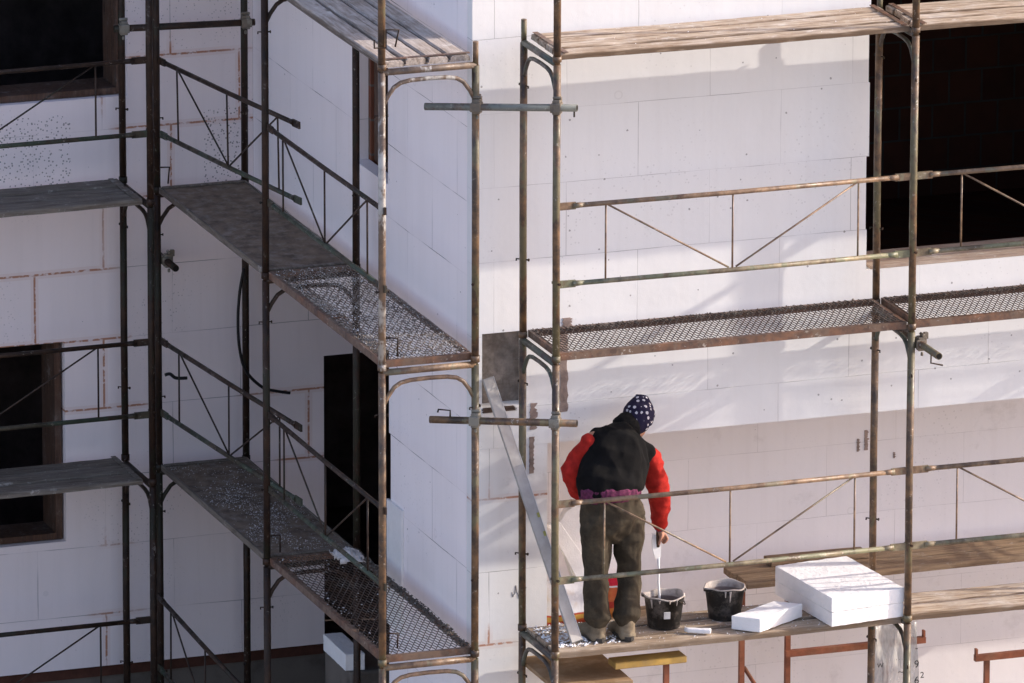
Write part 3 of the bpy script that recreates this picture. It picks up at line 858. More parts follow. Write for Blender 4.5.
def sheet_deck(label, L, mat, mate, seed=0):
    o = thing('plywood_deck', label, 'plywood deck', group='plywood decks')
    mb = MB()
    nx, ny = 30, 8
    def zf(x, y): return 0.055+0.004*noise.noise(Vector((x*3+seed, y*4, 0)))
    top = [(0.03+(L-0.06)*i/nx, 0.022+(W-0.044)*j/ny) for i in range(nx+1) for j in range(ny+1)]
    n0 = len(top)
    mb.v = [(x, y, zf(x, y)) for x, y in top] + [(x, y, 0.0245) for x, y in top]
    for i in range(nx):
        for j in range(ny):
            a = i*(ny+1)+j
            mb.f.append((a, a+ny+1, a+ny+2, a+1)); mb.f.append((a+n0, a+1+n0, a+ny+2+n0, a+ny+1+n0))
    for i in range(nx):
        a = i*(ny+1); mb.f.append((a, a+n0, a+ny+1+n0, a+ny+1))
        a = i*(ny+1)+ny; mb.f.append((a, a+ny+1, a+ny+1+n0, a+n0))
    for j in range(ny):
        a = j; mb.f.append((a, a+1, a+1+n0, a+n0))
        a = nx*(ny+1)+j; mb.f.append((a, a+n0, a+1+n0, a+1))
    mb.mi = [0]*len(mb.f); mb.sm = [False]*len(mb.f)
    mb.build('plywood_sheet', mat, o, local=True)
    for y in (0.005, W-0.021):
        mb = MB(); mb.box((0.025, y, 0.018), (L-0.025, y+0.015, 0.060)); mb.build('edge_batten', mate, o, local=True)
    for x in (0.032, L-0.075):
        mb = MB(); mb.box((x, 0.023, 0.0575), (x+0.04, W-0.023, 0.066)); mb.build('end_strap', mate, o, local=True)
    return o

def put(o, Mx, label=None):
    o.matrix_basis = Mx
    if label: o['label'] = label
    return o
T = Matrix.Translation
Rot = lambda a: Matrix.Rotation(R(a), 4, 'Z')
# sunny facade
for i, l in enumerate(('sunlit weathered plank deck at the top, left of the large dark opening', 'sunlit weathered plank deck at the top crossing the large dark opening', 'top plank deck beyond the right edge of the picture')):
    put(plank_deck(l, BR, 4, M['plank'], M['steel'], seed=3+i), T((XR+i*BR, YR, 4.0-0.015)))
md = mesh_deck('x', BR, M['mesh'], M['steel'])
put(md, T((XR, YR, 2.0-0.015)), 'see-through rusty wire mesh walkway above the worker')
copy_tree(md, T((XR+BR, YR, 2.0-0.015)), 'see-through rusty wire mesh walkway below the large dark opening')
copy_tree(md, T((XR+2*BR, YR, 2.0-0.015)), 'wire mesh walkway beyond the right edge of the picture')
put(plank_deck('dusty plank deck the worker stands on', BR, 3, M['plank_g'], M['steel'], seed=9, cleats=False), T((XR, YR, -0.040)))
put(plank_deck('clean pale plank deck right of the foam slabs', BR, 2, M['plank'], M['steel'], seed=12, cleats=False, wd=0.50), T((XR+BR, YR, -0.028)))
put(plank_deck('plank deck on the worker level beyond the right edge of the picture', BR, 2, M['plank'], M['steel'], seed=14, cleats=False, wd=0.50), T((XR+2*BR, YR, -0.018)))
# shaded side: local x runs along +y, so local y runs along -x
def side(i, z): return T((XS+W, YA+i*BS, z-0.058)) @ Rot(90)
put(plank_deck('half sunlit plank deck at the top of the shaded side', BS, 4, M['plank_y'], M['steel'], seed=21), side(0, 4.0))
put(plank_deck('top plank deck deepest along the shaded side wall', BS, 4, M['plank_y'], M['steel'], seed=22), side(1, 4.0))
mds = mesh_deck('x', BS, M['mesh'], M['steel'], pitch=0.045, across=True)
put(mds, side(0, 0.0), 'see-through wire mesh deck at the bottom of the shaded side')
mdl = mesh_deck('x', BS, M['mesh_lt'], M['steel'], pitch=0.045, across=True)
put(mdl, side(0, 2.0), 'wire mesh deck buried in pale mortar crumbs on the shaded side')
put(sheet_deck('upper grimy plywood deck in the inner corner', BS, M['ply_d'], M['wood_d'], 3), side(1, 2.0))
put(sheet_deck('lower grimy plywood deck in the inner corner dusted with foam crumbs', BS, M['ply_d'], M['wood_d'], 8), side(1, 0.0))
# far left facade
for z, l in ((0, 'dark board deck in front of the lower left window'), (2, 'dark board deck below the upper left window')):
    put(plank_deck(l, BR-0.06, 3, M['wood_d'], M['wood_d'], seed=31+z), T((XL-BR+0.03, YL, z+0.0)))

# ------------------------------------------------------------------ loose crumbs (uncountable)
def crumbs(name, mat, label, pts, kind='stuff', cat='debris'):
    mb = MB()
    for (x, y, z, r) in pts:
        a = rnd.uniform(0, 6.28); ca, sa = math.cos(a), math.sin(a)
        sx, sy, sz = r*rnd.uniform(0.6, 1.5), r*rnd.uniform(0.6, 1.3), r*rnd.uniform(0.5, 1.0)
        vs_ = [(x+ca*sx, y+sa*sx, z), (x-sa*sy, y+ca*sy, z), (x-ca*sx, y-sa*sx, z), (x+sa*sy, y-ca*sy, z), (x, y, z+sz), (x, y, z-sz*0.6)]
        mb.add(vs_, [(0,1,4),(1,2,4),(2,3,4),(3,0,4),(1,0,5),(2,1,5),(3,2,5),(0,3,5)])
    o = mb.build(name, mat)
    return tag(o, label, cat, kind=kind)
def scatter(n, x0, x1, y0, y1, z, rmin, rmax, dens=None):
    out = []
    while len(out) < n:
        x = rnd.uniform(x0, x1); y = rnd.uniform(y0, y1)
        if dens and rnd.random() > dens(x, y): continue
        r = rmin*(rmax/rmin)**(rnd.random()**1.6)
        out.append((x, y, z+r*0.4, r))
    return out
# crumb carpet on the upper mesh deck of the shaded side
xa, xb = XS+0.03, XS+W-0.03
zt = 2.0-0.058+0.0235+0.052
dn = lambda x, y: 0.45+0.55*max(0, noise.noise(Vector((x*5, y*4, 1)))+0.4)
crumbs('foam_crumbs', M['dirt_crumb'], 'pale mortar and foam crumbs covering the upper mesh deck on the shaded side', scatter(4200, xa, xb, YA+0.05, YA+BS-0.05, zt-0.006, 0.003, 0.010, dn))
crumbs('foam_crumbs', M['eps_crumb'], 'white foam granules sprinkled over the upper mesh deck on the shaded side', scatter(1700, xa, xb, YA+0.05, YA+BS-0.05, zt, 0.0016, 0.0055, dn))
z0 = 0.0
crumbs('foam_crumbs', M['eps_dull'], 'white foam granules on the lower plywood deck in the inner corner',
       scatter(2300, xa, xb, YA+BS+0.1, YA+2*BS-0.1, -0.058+0.06, 0.0016, 0.0065, lambda x, y: max(0.03, noise.noise(Vector((x*3+4, y*2.2, 5)))*1.6+0.25)))
crumbs('foam_crumbs', M['eps_dull'], 'foam granules caught on the see-through mesh of the shaded side',
       scatter(130, xa, xb, YA+0.1, YA+BS-0.05, -0.058+0.076, 0.0025, 0.010, lambda x, y: 0.3+0.7*(x < XS+0.12)))
crumbs('foam_crumbs', M['eps_crumb'], 'white foam granules at the left end of the worker deck',
       scatter(1000, XR+0.04, XR+0.60, YR+0.10, YR+W-0.02, 0.025, 0.002, 0.014, lambda x, y: max(0.02, 1.0-(x-XR)/0.62)*max(0.1, noise.noise(Vector((x*9, y*9, 2)))+0.5)))
crumbs('foam_crumbs', M['eps_crumb'], 'few foam granules scattered along the front of the worker deck',
       scatter(420, XR+0.5, XR+BR-0.05, YR+0.02, YR+W-0.02, 0.025, 0.002, 0.007))
for i, l in enumerate(('mortar lumps along the back of the mesh walkway above the worker', 'mortar lumps along the back of the mesh walkway below the dark opening')):
    x0 = XR+i*BR
    crumbs('mortar_lumps', M['dark_crumb'], l, scatter(900, x0+0.05, x0+BR-0.05, YR+W-0.10, YR+W-0.015, 2.0-0.015+0.064, 0.004, 0.013))
    crumbs('foam_crumbs', M['dirt_crumb'], l.replace('mortar lumps along the back', 'pale grit on the rims'), scatter(420, x0+0.05, x0+BR-0.05, YR+0.015, YR+W-0.015, 2.0-0.015+0.073, 0.003, 0.009, lambda x, y: 1.0 if (y > YR+W-0.11 or y < YR+0.04) else 0.18))
crumbs('foam_crumbs', M['eps_crumb'], 'pale grit on the sunlit top planks', scatter(70, XR+0.05, XR+BR-0.05, YR+0.02, YR+W-0.03, 4.05, 0.002, 0.006))
crumbs('mortar_lumps', M['dark_crumb'], 'dirt along the wall edge of the see-through mesh deck on the shaded side', scatter(800, XS+W-0.09, XS+W-0.012, YA+0.05, YA+BS-0.05, -0.058+0.077, 0.004, 0.015))

# ------------------------------------------------------------------ tubes with couplers
def coupler(mb, c, d):
    """a small cast double coupler around point c, tube direction d"""
    d = Vector(d).normalized(); u = Vector((0, 0, 1)); s_ = d.cross(u).normalized()
    Mx = Matrix((d, s_, u)).transposed().to_4x4(); Mx.translation = Vector(c)
    mb.box((-0.036, -0.030, -0.029), (0.036, 0.03, 0.031), M=Mx)
    mb.box((-0.026, -0.044, -0.046), (0.026, 0.014, 0.05), M=Mx)
    mb.box((-0.014, -0.06, 0.03), (0.014, -0.03, 0.075), M=Mx)
    a = Vector(c)+u*0.06-s_*0.02
    mb.tube([a-d*0.03, a+d*0.03], 0.012, 8)
    mb.tube([Vector(c)-s_*0.02+u*(-0.06), Vector(c)-s_*0.02+u*(-0.085)], 0.010, 8)
def coupler_tube(label, p0, p1, cpts, mat, end_r=0.0242, hook=None):
    p0, p1 = Vector(p0), Vector(p1)
    t = thing('coupler_tube', label, 'scaffold tube', loc=p0, group='short tubes clamped across the posts')
    mb = MB(); mb.tube([p0, p1], end_r, 16)
    # dark disc on the closed end paints the shade of an open bore
    mb.build('tube', mat, t)
    d = (p1-p0).normalized()
    mb = MB(); mb.tube([p1-d*0.002, p1+d*0.0012], end_r*0.78, 14); mb.build('mouth_shade_disc', M['mouthshade'], t)
    for c in cpts:
        mb = MB(); coupler(mb, c, d); co = mb.build('coupler', M['galv'], t); bevel(co, 0.006, 1)
    if hook:
        mb = MB(); mb.tube(hook, 0.006, 6); mb.build('hook', M['fpost_d'], t)
    return t
# between the side scaffold and the first frame on the sunny side
SI = Vector((XS+W, YA, 0)); F1 = Vector((XR, YR, 0))
dd = (F1-SI).normalized(); nn = Vector((dd.y, -dd.x, 0)).normalized()
if nn.y > 0: nn = -nn
for (pl_, pa_, pb_, pr_, lab_, mt) in (((425, 106.5), 476.5, 556.5, (577, 108), 'grey tube clamped across the corner posts just below the top planks', M['gtube']),
                                      ((430, 419.5), 475.0, 555.0, (577, 423.5), 'rusty tube clamped across the corner posts beside the worker', M['fpost'])):
    A_ = SI+nn*0.049; B_ = F1+nn*0.049
    def onpx(px):
        py = pl_[1]+(pr_[1]-pl_[1])*(px-pl_[0])/(pr_[0]-pl_[0])
        f_ = (px-pa_)/(pb_-pa_)
        y_ = A_.y+(B_.y-A_.y)*f_
        return at(px, py, y_)
    a, b = onpx(pa_), onpx(pb_)
    l_, r_ = onpx(pl_[0]), onpx(pr_[0])
    u_ = (b-a).normalized()
    if pl_[1] > 300:
        q = a-u_*0.17
        h = [q+Vector((0, 0, 0.02)), q+Vector((0, 0, 0.065)), q-u_*0.08+Vector((0, 0, 0.07)), q-u_*0.085+Vector((0, 0, 0.05))]
    else:
        q = b+u_*0.12
        h = [q+Vector((0, 0, -0.02)), q+Vector((0, 0, -0.06))]
    coupler_tube(lab_, l_, r_, [a, b], mt, hook=h)
# across the inner corner on the far left
la = Vector((XL, YL+W, 0)); lb = Vector((XS+W, YA+2*BS, 0))
d2 = (lb-la).normalized()
coupler_tube('dark tube clamped across the posts high in the inner corner', la+Vector((0, -0.05, 3.135))-d2*0.07, lb+Vector((0, -0.05, 3.13))+d2*0.06, [la+Vector((0, -0.05, 3.135)), lb+Vector((0, -0.05, 3.13))], M['rail_d'])
# wall ties: tubes running into the wall, open end towards us
c = Vector((XR+BR+0.055, YR, 1.90))
coupler_tube('open ended wall tie tube sticking out below the mesh walkway', (c.x, 0.0, c.z), (c.x, -1.155, c.z+0.004), [c], M['fpost'], hook=[(c.x, -1.02, c.z-0.02), (c.x-0.01, -1.04, c.z-0.07), (c.x+0.07, -1.05, c.z-0.09)])
c = Vector((XS+0.056, YA+2*BS-0.02, 1.47))
coupler_tube('short wall tie tube at the inner corner posts', (c.x, YB, c.z), (c.x, 4.13, c.z), [c], M['fpost_d'])

for (x_, z_, e_) in ((XR+2*BR+0.055, 3.86, -1.15),):  # unseen tube added to cast a diagonal streak on the sunny wall
    coupler_tube('unseen tube added for its shadow beyond the right edge, ' + ('at the post' if z_ > 3.8 else 'between the posts'), (x_, 0.0, z_), (x_, e_, z_+0.004), [(x_, YR, z_)], M['fpost'])
# L shaped hooks hanging on posts
def hook(label, pts, r=0.006):
    mb = MB(); mb.tube(pts, r, 6)
    o = mb.build('bent_hook', M['fpost_d'])
    tag(o, label, 'hook', 'bent steel hooks')
p = Vector((XS, YA, 4.17))
hook('bent steel hook at the post above the half sunlit planks', [p+Vector((-0.06, -0.03, 0.0)), p+Vector((-0.06, -0.03, -0.055)), p+Vector((0.02, -0.03, -0.06)), p+Vector((0.02, -0.03, 0.06)), p+Vector((0.11, -0.02, 0.05)), p+Vector((0.085, -0.02, -0.06))])
p = Vector((XS, YA, 2.13))
hook('bent steel hook at the nearest post above the crumb covered deck', [p+Vector((0.026, 0.02, 0.04)), p+Vector((0.115, 0.02, 0.03)), p+Vector((0.112, 0.02, -0.09))])
p = Vector((XS, YA, 0.13))
hook('bent steel hook at the nearest post above the see-through mesh', [p+Vector((0.026, 0.02, 0.04)), p+Vector((0.115, 0.02, 0.03)), p+Vector((0.110, 0.02, -0.07))])
p = Vector((XS, YA+BS, 0.10))
hook('bent steel hook on the second post of the shaded side', [p+Vector((0.026, 0.02, 0.05)), p+Vector((0.10, 0.02, 0.05)), p+Vector((0.10, 0.02, -0.07))])
p = Vector((XL+0.03, YL-0.02, 2.2))
hook('bent steel hook on the post of the far left facade', [p+Vector((0.03, 0, 0.09)), p+Vector((0.10, 0, 0.085)), p+Vector((0.09, 0, -0.03))])

# ------------------------------------------------------------------ worker
def blob(name, prims, mat, parent, voxel=0.011, smooth=4, wr=0.0, wscale=(14, 14, 14), wseed=0.0, fn=None):
    """closed organic mesh: union of tapered elliptical limbs, remeshed into one surface"""
    mb = MB()
    for pr in prims:
        pts, rad = pr[0], pr[1]
        n = 16
        rings = []
        ref = pr[2] if len(pr) > 2 else Vector((1, 0, 0))
        pp = [Vector(q) for q in pts]
        ext_p = [pp[0]+(pp[0]-pp[1]).normalized()*min(rad[0])*0.75 if True else pp[0]] + pp + [pp[-1]+(pp[-1]-pp[-2]).normalized()*min(rad[-1])*0.75]
        ext_r = [tuple(x*0.45 for x in rad[0])] + list(rad) + [tuple(x*0.45 for x in rad[-1])]
        o = len(mb.v)
        for i, q in enumerate(ext_p):
            if i == 0: t = ext_p[1]-ext_p[0]
            elif i == len(ext_p)-1: t = ext_p[-1]-ext_p[-2]
            else: t = (ext_p[i+1]-q).normalized()+(q-ext_p[i-1]).normalized()
            t.normalize()
            u = (ref-t*ref.dot(t))
            if u.length < 1e-4: u = Vector((0, 1, 0))-t*t.y
            u.normalize(); w = t.cross(u)
            rx, ry = ext_r[i]
            mb.v += [tuple(q+u*(rx*math.cos(2*math.pi*k/n))+w*(ry*math.sin(2*math.pi*k/n))) for k in range(n)]
        for i in range(len(ext_p)-1):
            for k in range(n):
                a = o+i*n+k; b = o+i*n+(k+1) % n
                mb.f.append((a, b, b+n, a+n)); mb.mi.append(0); mb.sm.append(True)
        mb.f.append(tuple(o+k for k in range(n))[::-1]); mb.mi.append(0); mb.sm.append(True)
        e = o+(len(ext_p)-1)*n
        mb.f.append(tuple(e+k for k in range(n))); mb.mi.append(0); mb.sm.append(True)
    tmp = mb.build('tmp', mat)
    m1 = tmp.modifiers.new('r', 'REMESH'); m1.mode = 'VOXEL'; m1.voxel_size = voxel; m1.use_smooth_shade = True
    m2 = tmp.modifiers.new('s', 'SMOOTH'); m2.iterations = smooth; m2.factor = 0.5
    dg = bpy.context.evaluated_depsgraph_get(); dg.update()
    ev = tmp.evaluated_get(dg)
    me = bpy.data.meshes.new_from_object(ev)
    bpy.data.objects.remove(tmp)
    off = parent.matrix_basis.translation
    q = parent.parent
    while q is not None: off = off+q.matrix_basis.translation; q = q.parent
    nrm = [v.normal.copy() for v in me.vertices]
    for v, nn_ in zip(me.vertices, nrm):
        c_ = v.co.copy()
        if wr:
            s_ = noise.noise(Vector((c_.x*wscale[0]+wseed, c_.y*wscale[1], c_.z*wscale[2])))
            s2 = noise.noise(Vector((c_.x*wscale[0]*2.3+wseed, c_.y*wscale[1]*2.3+3, c_.z*wscale[2]*2.3)))
            v.co = c_+nn_*wr*((1-2*abs(s_))*0.9+s2*0.5)
        if fn: v.co = v.co+nn_*fn(c_)
        v.co = v.co-off
    for pl in me.polygons: pl.use_smooth = True
    me.materials.clear(); me.materials.append(mat)
    me.name = name
    o = bpy.data.objects.new(name, me); COL.objects.link(o); o.parent = parent
    return o

base = Vector((0.78, -0.58, 0.025))
person = thing('person', 'worker in black vest, red sleeves and starred beanie, seen from behind on the planks', 'person', loc=base)
Yh = -0.58
def PX(px, py, dy=0.0): return at(px-0.5, py+4.5, Yh+dy)
hipL, hipR = PX(598, 514), PX(628, 514)
knL, knR = PX(596, 571, 0.02), PX(630, 571, 0.03)
anL, anR = PX(598, 617, -0.02), PX(627, 618, -0.05)
anL.z = anR.z = 0.025+0.11
waist = PX(610, 489, 0.0); chest = PX(618, 455, 0.10); neckb = PX(627, 425, 0.20); 
shL, shR = PX(594, 434, 0.16), PX(649, 449, 0.14)
headc = PX(639.5, 411.5, 0.30)
elL, wrL = PX(573, 466, 0.20), PX(580, 490, 0.22)
elR, wrR = PX(660, 488, 0.16), PX(660.5, 522, 0.22)
hand = PX(661.5, 533, 0.24)
# body (skin): one continuous mesh
V = Vector
bodyp = [
    ([hipL, knL, anL], [(0.075, 0.08), (0.055, 0.058), (0.04, 0.042)]),
    ([hipR, knR, anR], [(0.075, 0.08), (0.055, 0.058), (0.04, 0.042)]),
    ([anL, anL+V((-0.02, 0.10, -0.06))], [(0.04, 0.035), (0.035, 0.025)]),
    ([anR, anR+V((-0.01, 0.10, -0.06))], [(0.04, 0.035), (0.035, 0.025)]),
    ([(hipL+hipR)/2, waist, chest, neckb], [(0.15, 0.10), (0.13, 0.09), (0.17, 0.10), (0.08, 0.07)]),
    ([shL, chest+V((0, 0.02, 0.08)), shR], [(0.055, 0.06), (0.08, 0.09), (0.055, 0.06)], V((0, 1, 0))),
    ([shL, elL, wrL], [(0.05, 0.05), (0.04, 0.042), (0.027, 0.03)]),
    ([shR, elR, wrR], [(0.05, 0.05), (0.04, 0.042), (0.027, 0.03)]),
    ([neckb, headc+V((0, -0.01, -0.08))], [(0.058, 0.06), (0.052, 0.056)]),
]
hd = V((0.55, 0.55, -0.63)).normalized()         # gaze: down and to the right
hup = (V((0.25, 0.35, 0.9))-hd*V((0.25, 0.35, 0.9)).dot(hd)).normalized()
hs = hd.cross(hup).normalized()
bodyp += [([headc-hup*0.03, headc+hup*0.035], [(0.088, 0.078), (0.086, 0.076)], hd),
          ([headc-hup*0.03+hd*0.02, headc-hup*0.105+hd*0.045], [(0.07, 0.062), (0.04, 0.045)], hd),         # jaw
          ([headc+hd*0.09+hup*0.0, headc+hd*0.112-hup*0.035], [(0.010, 0.011), (0.013, 0.016)], hd),      # nose
          ([headc+hd*0.082-hup*0.058-hs*0.02, headc+hd*0.082-hup*0.058+hs*0.02], [(0.008, 0.008), (0.008, 0.008)], hd),   # mouth
          ([headc-hs*0.078-hup*0.03, headc-hs*0.082+hup*0.015], [(0.017, 0.010), (0.014, 0.008)], hd),    # ears
          ([headc+hs*0.078-hup*0.03, headc+hs*0.082+hup*0.015], [(0.017, 0.010), (0.014, 0.008)], hd)]
# right hand gripping the trowel handle, left hand at the belt
grip = hand+V((-0.012, 0.0, 0.0))
palm = wrR+(hand-wrR)*0.62
bodyp.append(([wrR, palm, hand], [(0.024, 0.030), (0.020, 0.040), (0.018, 0.036)], V((1, 0, 0))))
for k in range(4):
    s0 = hand+V((0.022, -0.034+0.023*k, 0.012-0.004*k)); ln = (0.85, 1.0, 0.95, 0.78)[k]
    bodyp.append(([s0+V((-0.005, 0, 0.02)), s0+V((0.012, -0.004, -0.018*ln)), s0+V((-0.008, -0.006, -0.046*ln)), s0+V((-0.036*ln, -0.006, -0.044*ln))], [(0.0095, 0.0095), (0.009, 0.009), (0.0085, 0.0085), (0.0075, 0.0075)]))
bodyp.append(([palm+V((-0.004, -0.036, 0.0)), palm+V((-0.022, -0.052, -0.030)), palm+V((-0.030, -0.046, -0.062))], [(0.012, 0.012), (0.010, 0.010), (0.008, 0.008)]))
lh = wrL+V((0.02, -0.06, -0.055))
bodyp.append(([wrL, wrL+V((0.008, -0.03, -0.03)), lh], [(0.024, 0.028), (0.020, 0.036), (0.017, 0.034)]))
for k in range(4):
    s0 = lh+V((0.0, -0.010, 0.024-0.018*k)); ln = (0.85, 1.0, 0.95, 0.78)[k]
    bodyp.append(([s0, s0+V((0.02*ln, -0.020*ln, -0.012)), s0+V((0.05*ln, -0.022*ln, -0.026))], [(0.0092, 0.0092), (0.0085, 0.0085), (0.0075, 0.0075)]))
bodyp.append(([wrL+V((0.0, -0.035, -0.02)), wrL+V((-0.008, -0.07, -0.045)), wrL+V((0.0, -0.085, -0.07))], [(0.011, 0.011), (0.0095, 0.0095), (0.008, 0.008)]))
blob('body', bodyp, M['skin'], person, voxel=0.0065, smooth=2)
for s_ in (-1, 1):
    mb = MB(); c_ = headc+hd*0.080+hs*0.032*s_+hup*0.006
    mb.tube([c_-hd*0.006, c_+hd*0.001, c_+hd*0.0035], [0.011, 0.009, 0.003], 10); mb.build('eye', M['eye'], person)
# trousers
tp = [
    ([waist+V((0, 0, -0.03)), (hipL+hipR)/2+V((0, -0.01, 0.02)), (hipL+hipR)/2+V((0, 0, -0.05))], [(0.193, 0.125), (0.212, 0.15), (0.19, 0.13)]),
    ([hipL+V((-0.005, 0, 0)), (hipL+knL)/2, knL, (knL+anL)/2, anL+V((0, 0, 0.04))], [(0.100, 0.12), (0.088, 0.105), (0.072, 0.088), (0.069, 0.084), (0.075, 0.088)]),
    ([hipR+V((0.005, 0, 0)), (hipR+knR)/2, knR, (knR+anR)/2, anR+V((0, 0, 0.04))], [(0.100, 0.12), (0.088, 0.105), (0.072, 0.088), (0.069, 0.084), (0.077, 0.088)]),
]
blob('trousers', tp, M['trousers'], person, 0.0075, 2, wr=0.018, wscale=(8, 8, 5.0), wseed=2.0)
# fleece vest
vp = [
    ([waist+V((0.002, 0, 0.012)), waist+V((0.0, 0.005, 0.06)), (waist+chest)/2+V((-0.008, 0.0, 0)), chest+V((-0.008, 0, 0.02)), (chest+neckb)/2+V((-0.012, 0, 0.035))], [(0.208, 0.135), (0.222, 0.15), (0.222, 0.155), (0.222, 0.16), (0.165, 0.13)]),
    ([shL+V((0.012, 0, -0.015)), (shL+shR)/2+V((0, 0, 0.035)), shR+V((-0.015, 0, -0.02))], [(0.072, 0.085), (0.09, 0.11), (0.075, 0.09)], V((0, 1, 0))),
    ([neckb+V((-0.02, -0.02, -0.05)), neckb+V((0.005, 0.03, 0.02))], [(0.11, 0.10), (0.088, 0.08)]),
]
blob('vest', vp, M['fleece'], person, 0.0075, 3, wr=0.013, wscale=(8.5, 8.5, 3.4), wseed=5.0)
blob('vest_collar', [([neckb+V((-0.01, -0.005, -0.02)), neckb+V((0.01, 0.03, 0.035))], [(0.098, 0.092), (0.092, 0.086)])], M['fleece'], person, 0.008, 2, wr=0.004)
blob('shirt_hem', [([waist+V((0.002, 0, -0.012)), waist+V((0.002, 0, 0.05))], [(0.214, 0.146), (0.214, 0.146)])], M['pink'], person, 0.008, 2, wr=0.005, wscale=(24, 24, 4))
# sleeves
def sleeve(a, b, c, ra, seed):
    sl_ = blob('sleeve', [([a, (a+b)/2, b, (b+c)/2, c+(b-c)*0.06], [(ra, ra), (ra*0.93, ra*0.95), (ra*0.92, ra*0.95), (ra*0.80, ra*0.84), (0.045, 0.047)])], M['redknit'], person, 0.008, 3, wr=0.015, wscale=(7, 7, 11), wseed=seed)
    blob('cuff', [([c+(b-c)*0.10, c+(b-c)*-0.04], [(0.043, 0.045), (0.039, 0.041)])], M['cuff'], sl_, 0.007, 2, wr=0.002)
sleeve(shL+(elL-shL)*0.06+V((0.0, 0, -0.022)), elL, wrL, 0.078, 1.0)
sleeve(shR+V((0.005, 0, -0.025)), elR, wrR, 0.074, 7.0)
# beanie
bn = blob('beanie', [([headc-hup*0.02-hd*0.012, headc+hup*0.03-hd*0.006, headc+hup*0.072-hd*0.015], [(0.113, 0.102), (0.115, 0.105), (0.092, 0.086)], hd),
                     ([headc-hup*0.08-hd*0.035, headc-hup*0.01-hd*0.02], [(0.085, 0.092), (0.10, 0.098)], hd)], M['beanie'], person, 0.007, 3, wr=0.003)
# boots
for an, dx in ((anL, -0.05), (anR, -0.01)):
    toe = V((an.x+dx-0.02, an.y+0.17, 0.025+0.035))
    bt = blob('boot', [([V((an.x, an.y, 0.025+0.13)), V((an.x, an.y, 0.025+0.06))], [(0.052, 0.06), (0.056, 0.064)]),
                       ([V((an.x, an.y-0.035, 0.025+0.026)), V((an.x+dx*0.4, an.y+0.07, 0.025+0.055)), toe], [(0.055, 0.045), (0.055, 0.05), (0.045, 0.034)], V((1, 0, 0)))],
              M['boot'], person, 0.008, 3, wr=0.004, wscale=(22, 22, 22))
    mb = MB()
    n = 20
    ring = []
    for k in range(n):
        a = 2*math.pi*k/n
        ring.append((an.x+dx*0.4*(1+math.sin(a))*0.5+0.056*math.cos(a), an.y+0.055+0.145*math.sin(a)))
    mb.add([(x, y, 0.026) for x, y in ring]+[(x, y, 0.054) for x, y in ring], [tuple(range(n))[::-1], tuple(range(n, 2*n))]+[(k, (k+1) % n, n+(k+1) % n, n+k) for k in range(n)])
    mb.build('sole', M['sole'], bt)

# trowel held in the hand and the adhesive running off it
tw = thing('plastering_trowel', 'pale trowel in the right hand of the worker, dripping adhesive', 'trowel', loc=hand)
mb = MB()
hx = grip+V((-0.010, 0.0, 0.0))
mb.tube([hx+V((0.0, -0.005, 0.055)), hx+V((0, -0.003, 0.0)), hx+V((0.0, 0, -0.062))], [0.013, 0.015, 0.012], 10)
mb.build('handle', M['frame_w'], tw)
mb = MB()
b0 = hx+V((-0.016, 0.0, 0.03))
prof = [(-0.018, 0.0), (-0.026, -0.04), (-0.024, -0.10), (-0.004, -0.165), (0.022, -0.185), (0.036, -0.16), (0.036, -0.08), (0.018, -0.02)]
n = len(prof)
mb.add([(b0.x+x, b0.y-0.004-0.02*abs(z), b0.z+z) for x, z in prof]+[(b0.x+x+0.002, b0.y+0.014-0.02*abs(z), b0.z+z) for x, z in prof], [tuple(range(n))[::-1], tuple(range(n, 2*n))]+[(k, (k+1) % n, n+(k+1) % n, n+k) for k in range(n)])
mb.build('blade', M['eps_crumb'], tw)
BK1 = at(664, 617, -0.46); BK1.z = 0.026
mb = MB()
tip = V((b0.x+0.02, b0.y, b0.z-0.175))
mb.tube([tip+V((0, 0, 0.01)), tip+V((0.002, -0.005, -0.06)), tip+V((-0.002, -0.01, -0.15)), tip+V((0.001, -0.02, -0.24)), V((tip.x-0.003, tip.y-0.03, 0.026+0.13))], [0.010, 0.007, 0.008, 0.009, 0.012], 8)
dr = mb.build('adhesive_drip', M['eps_crumb'])
tag(dr, 'thin string of pale adhesive running from the trowel into the bucket', 'adhesive')

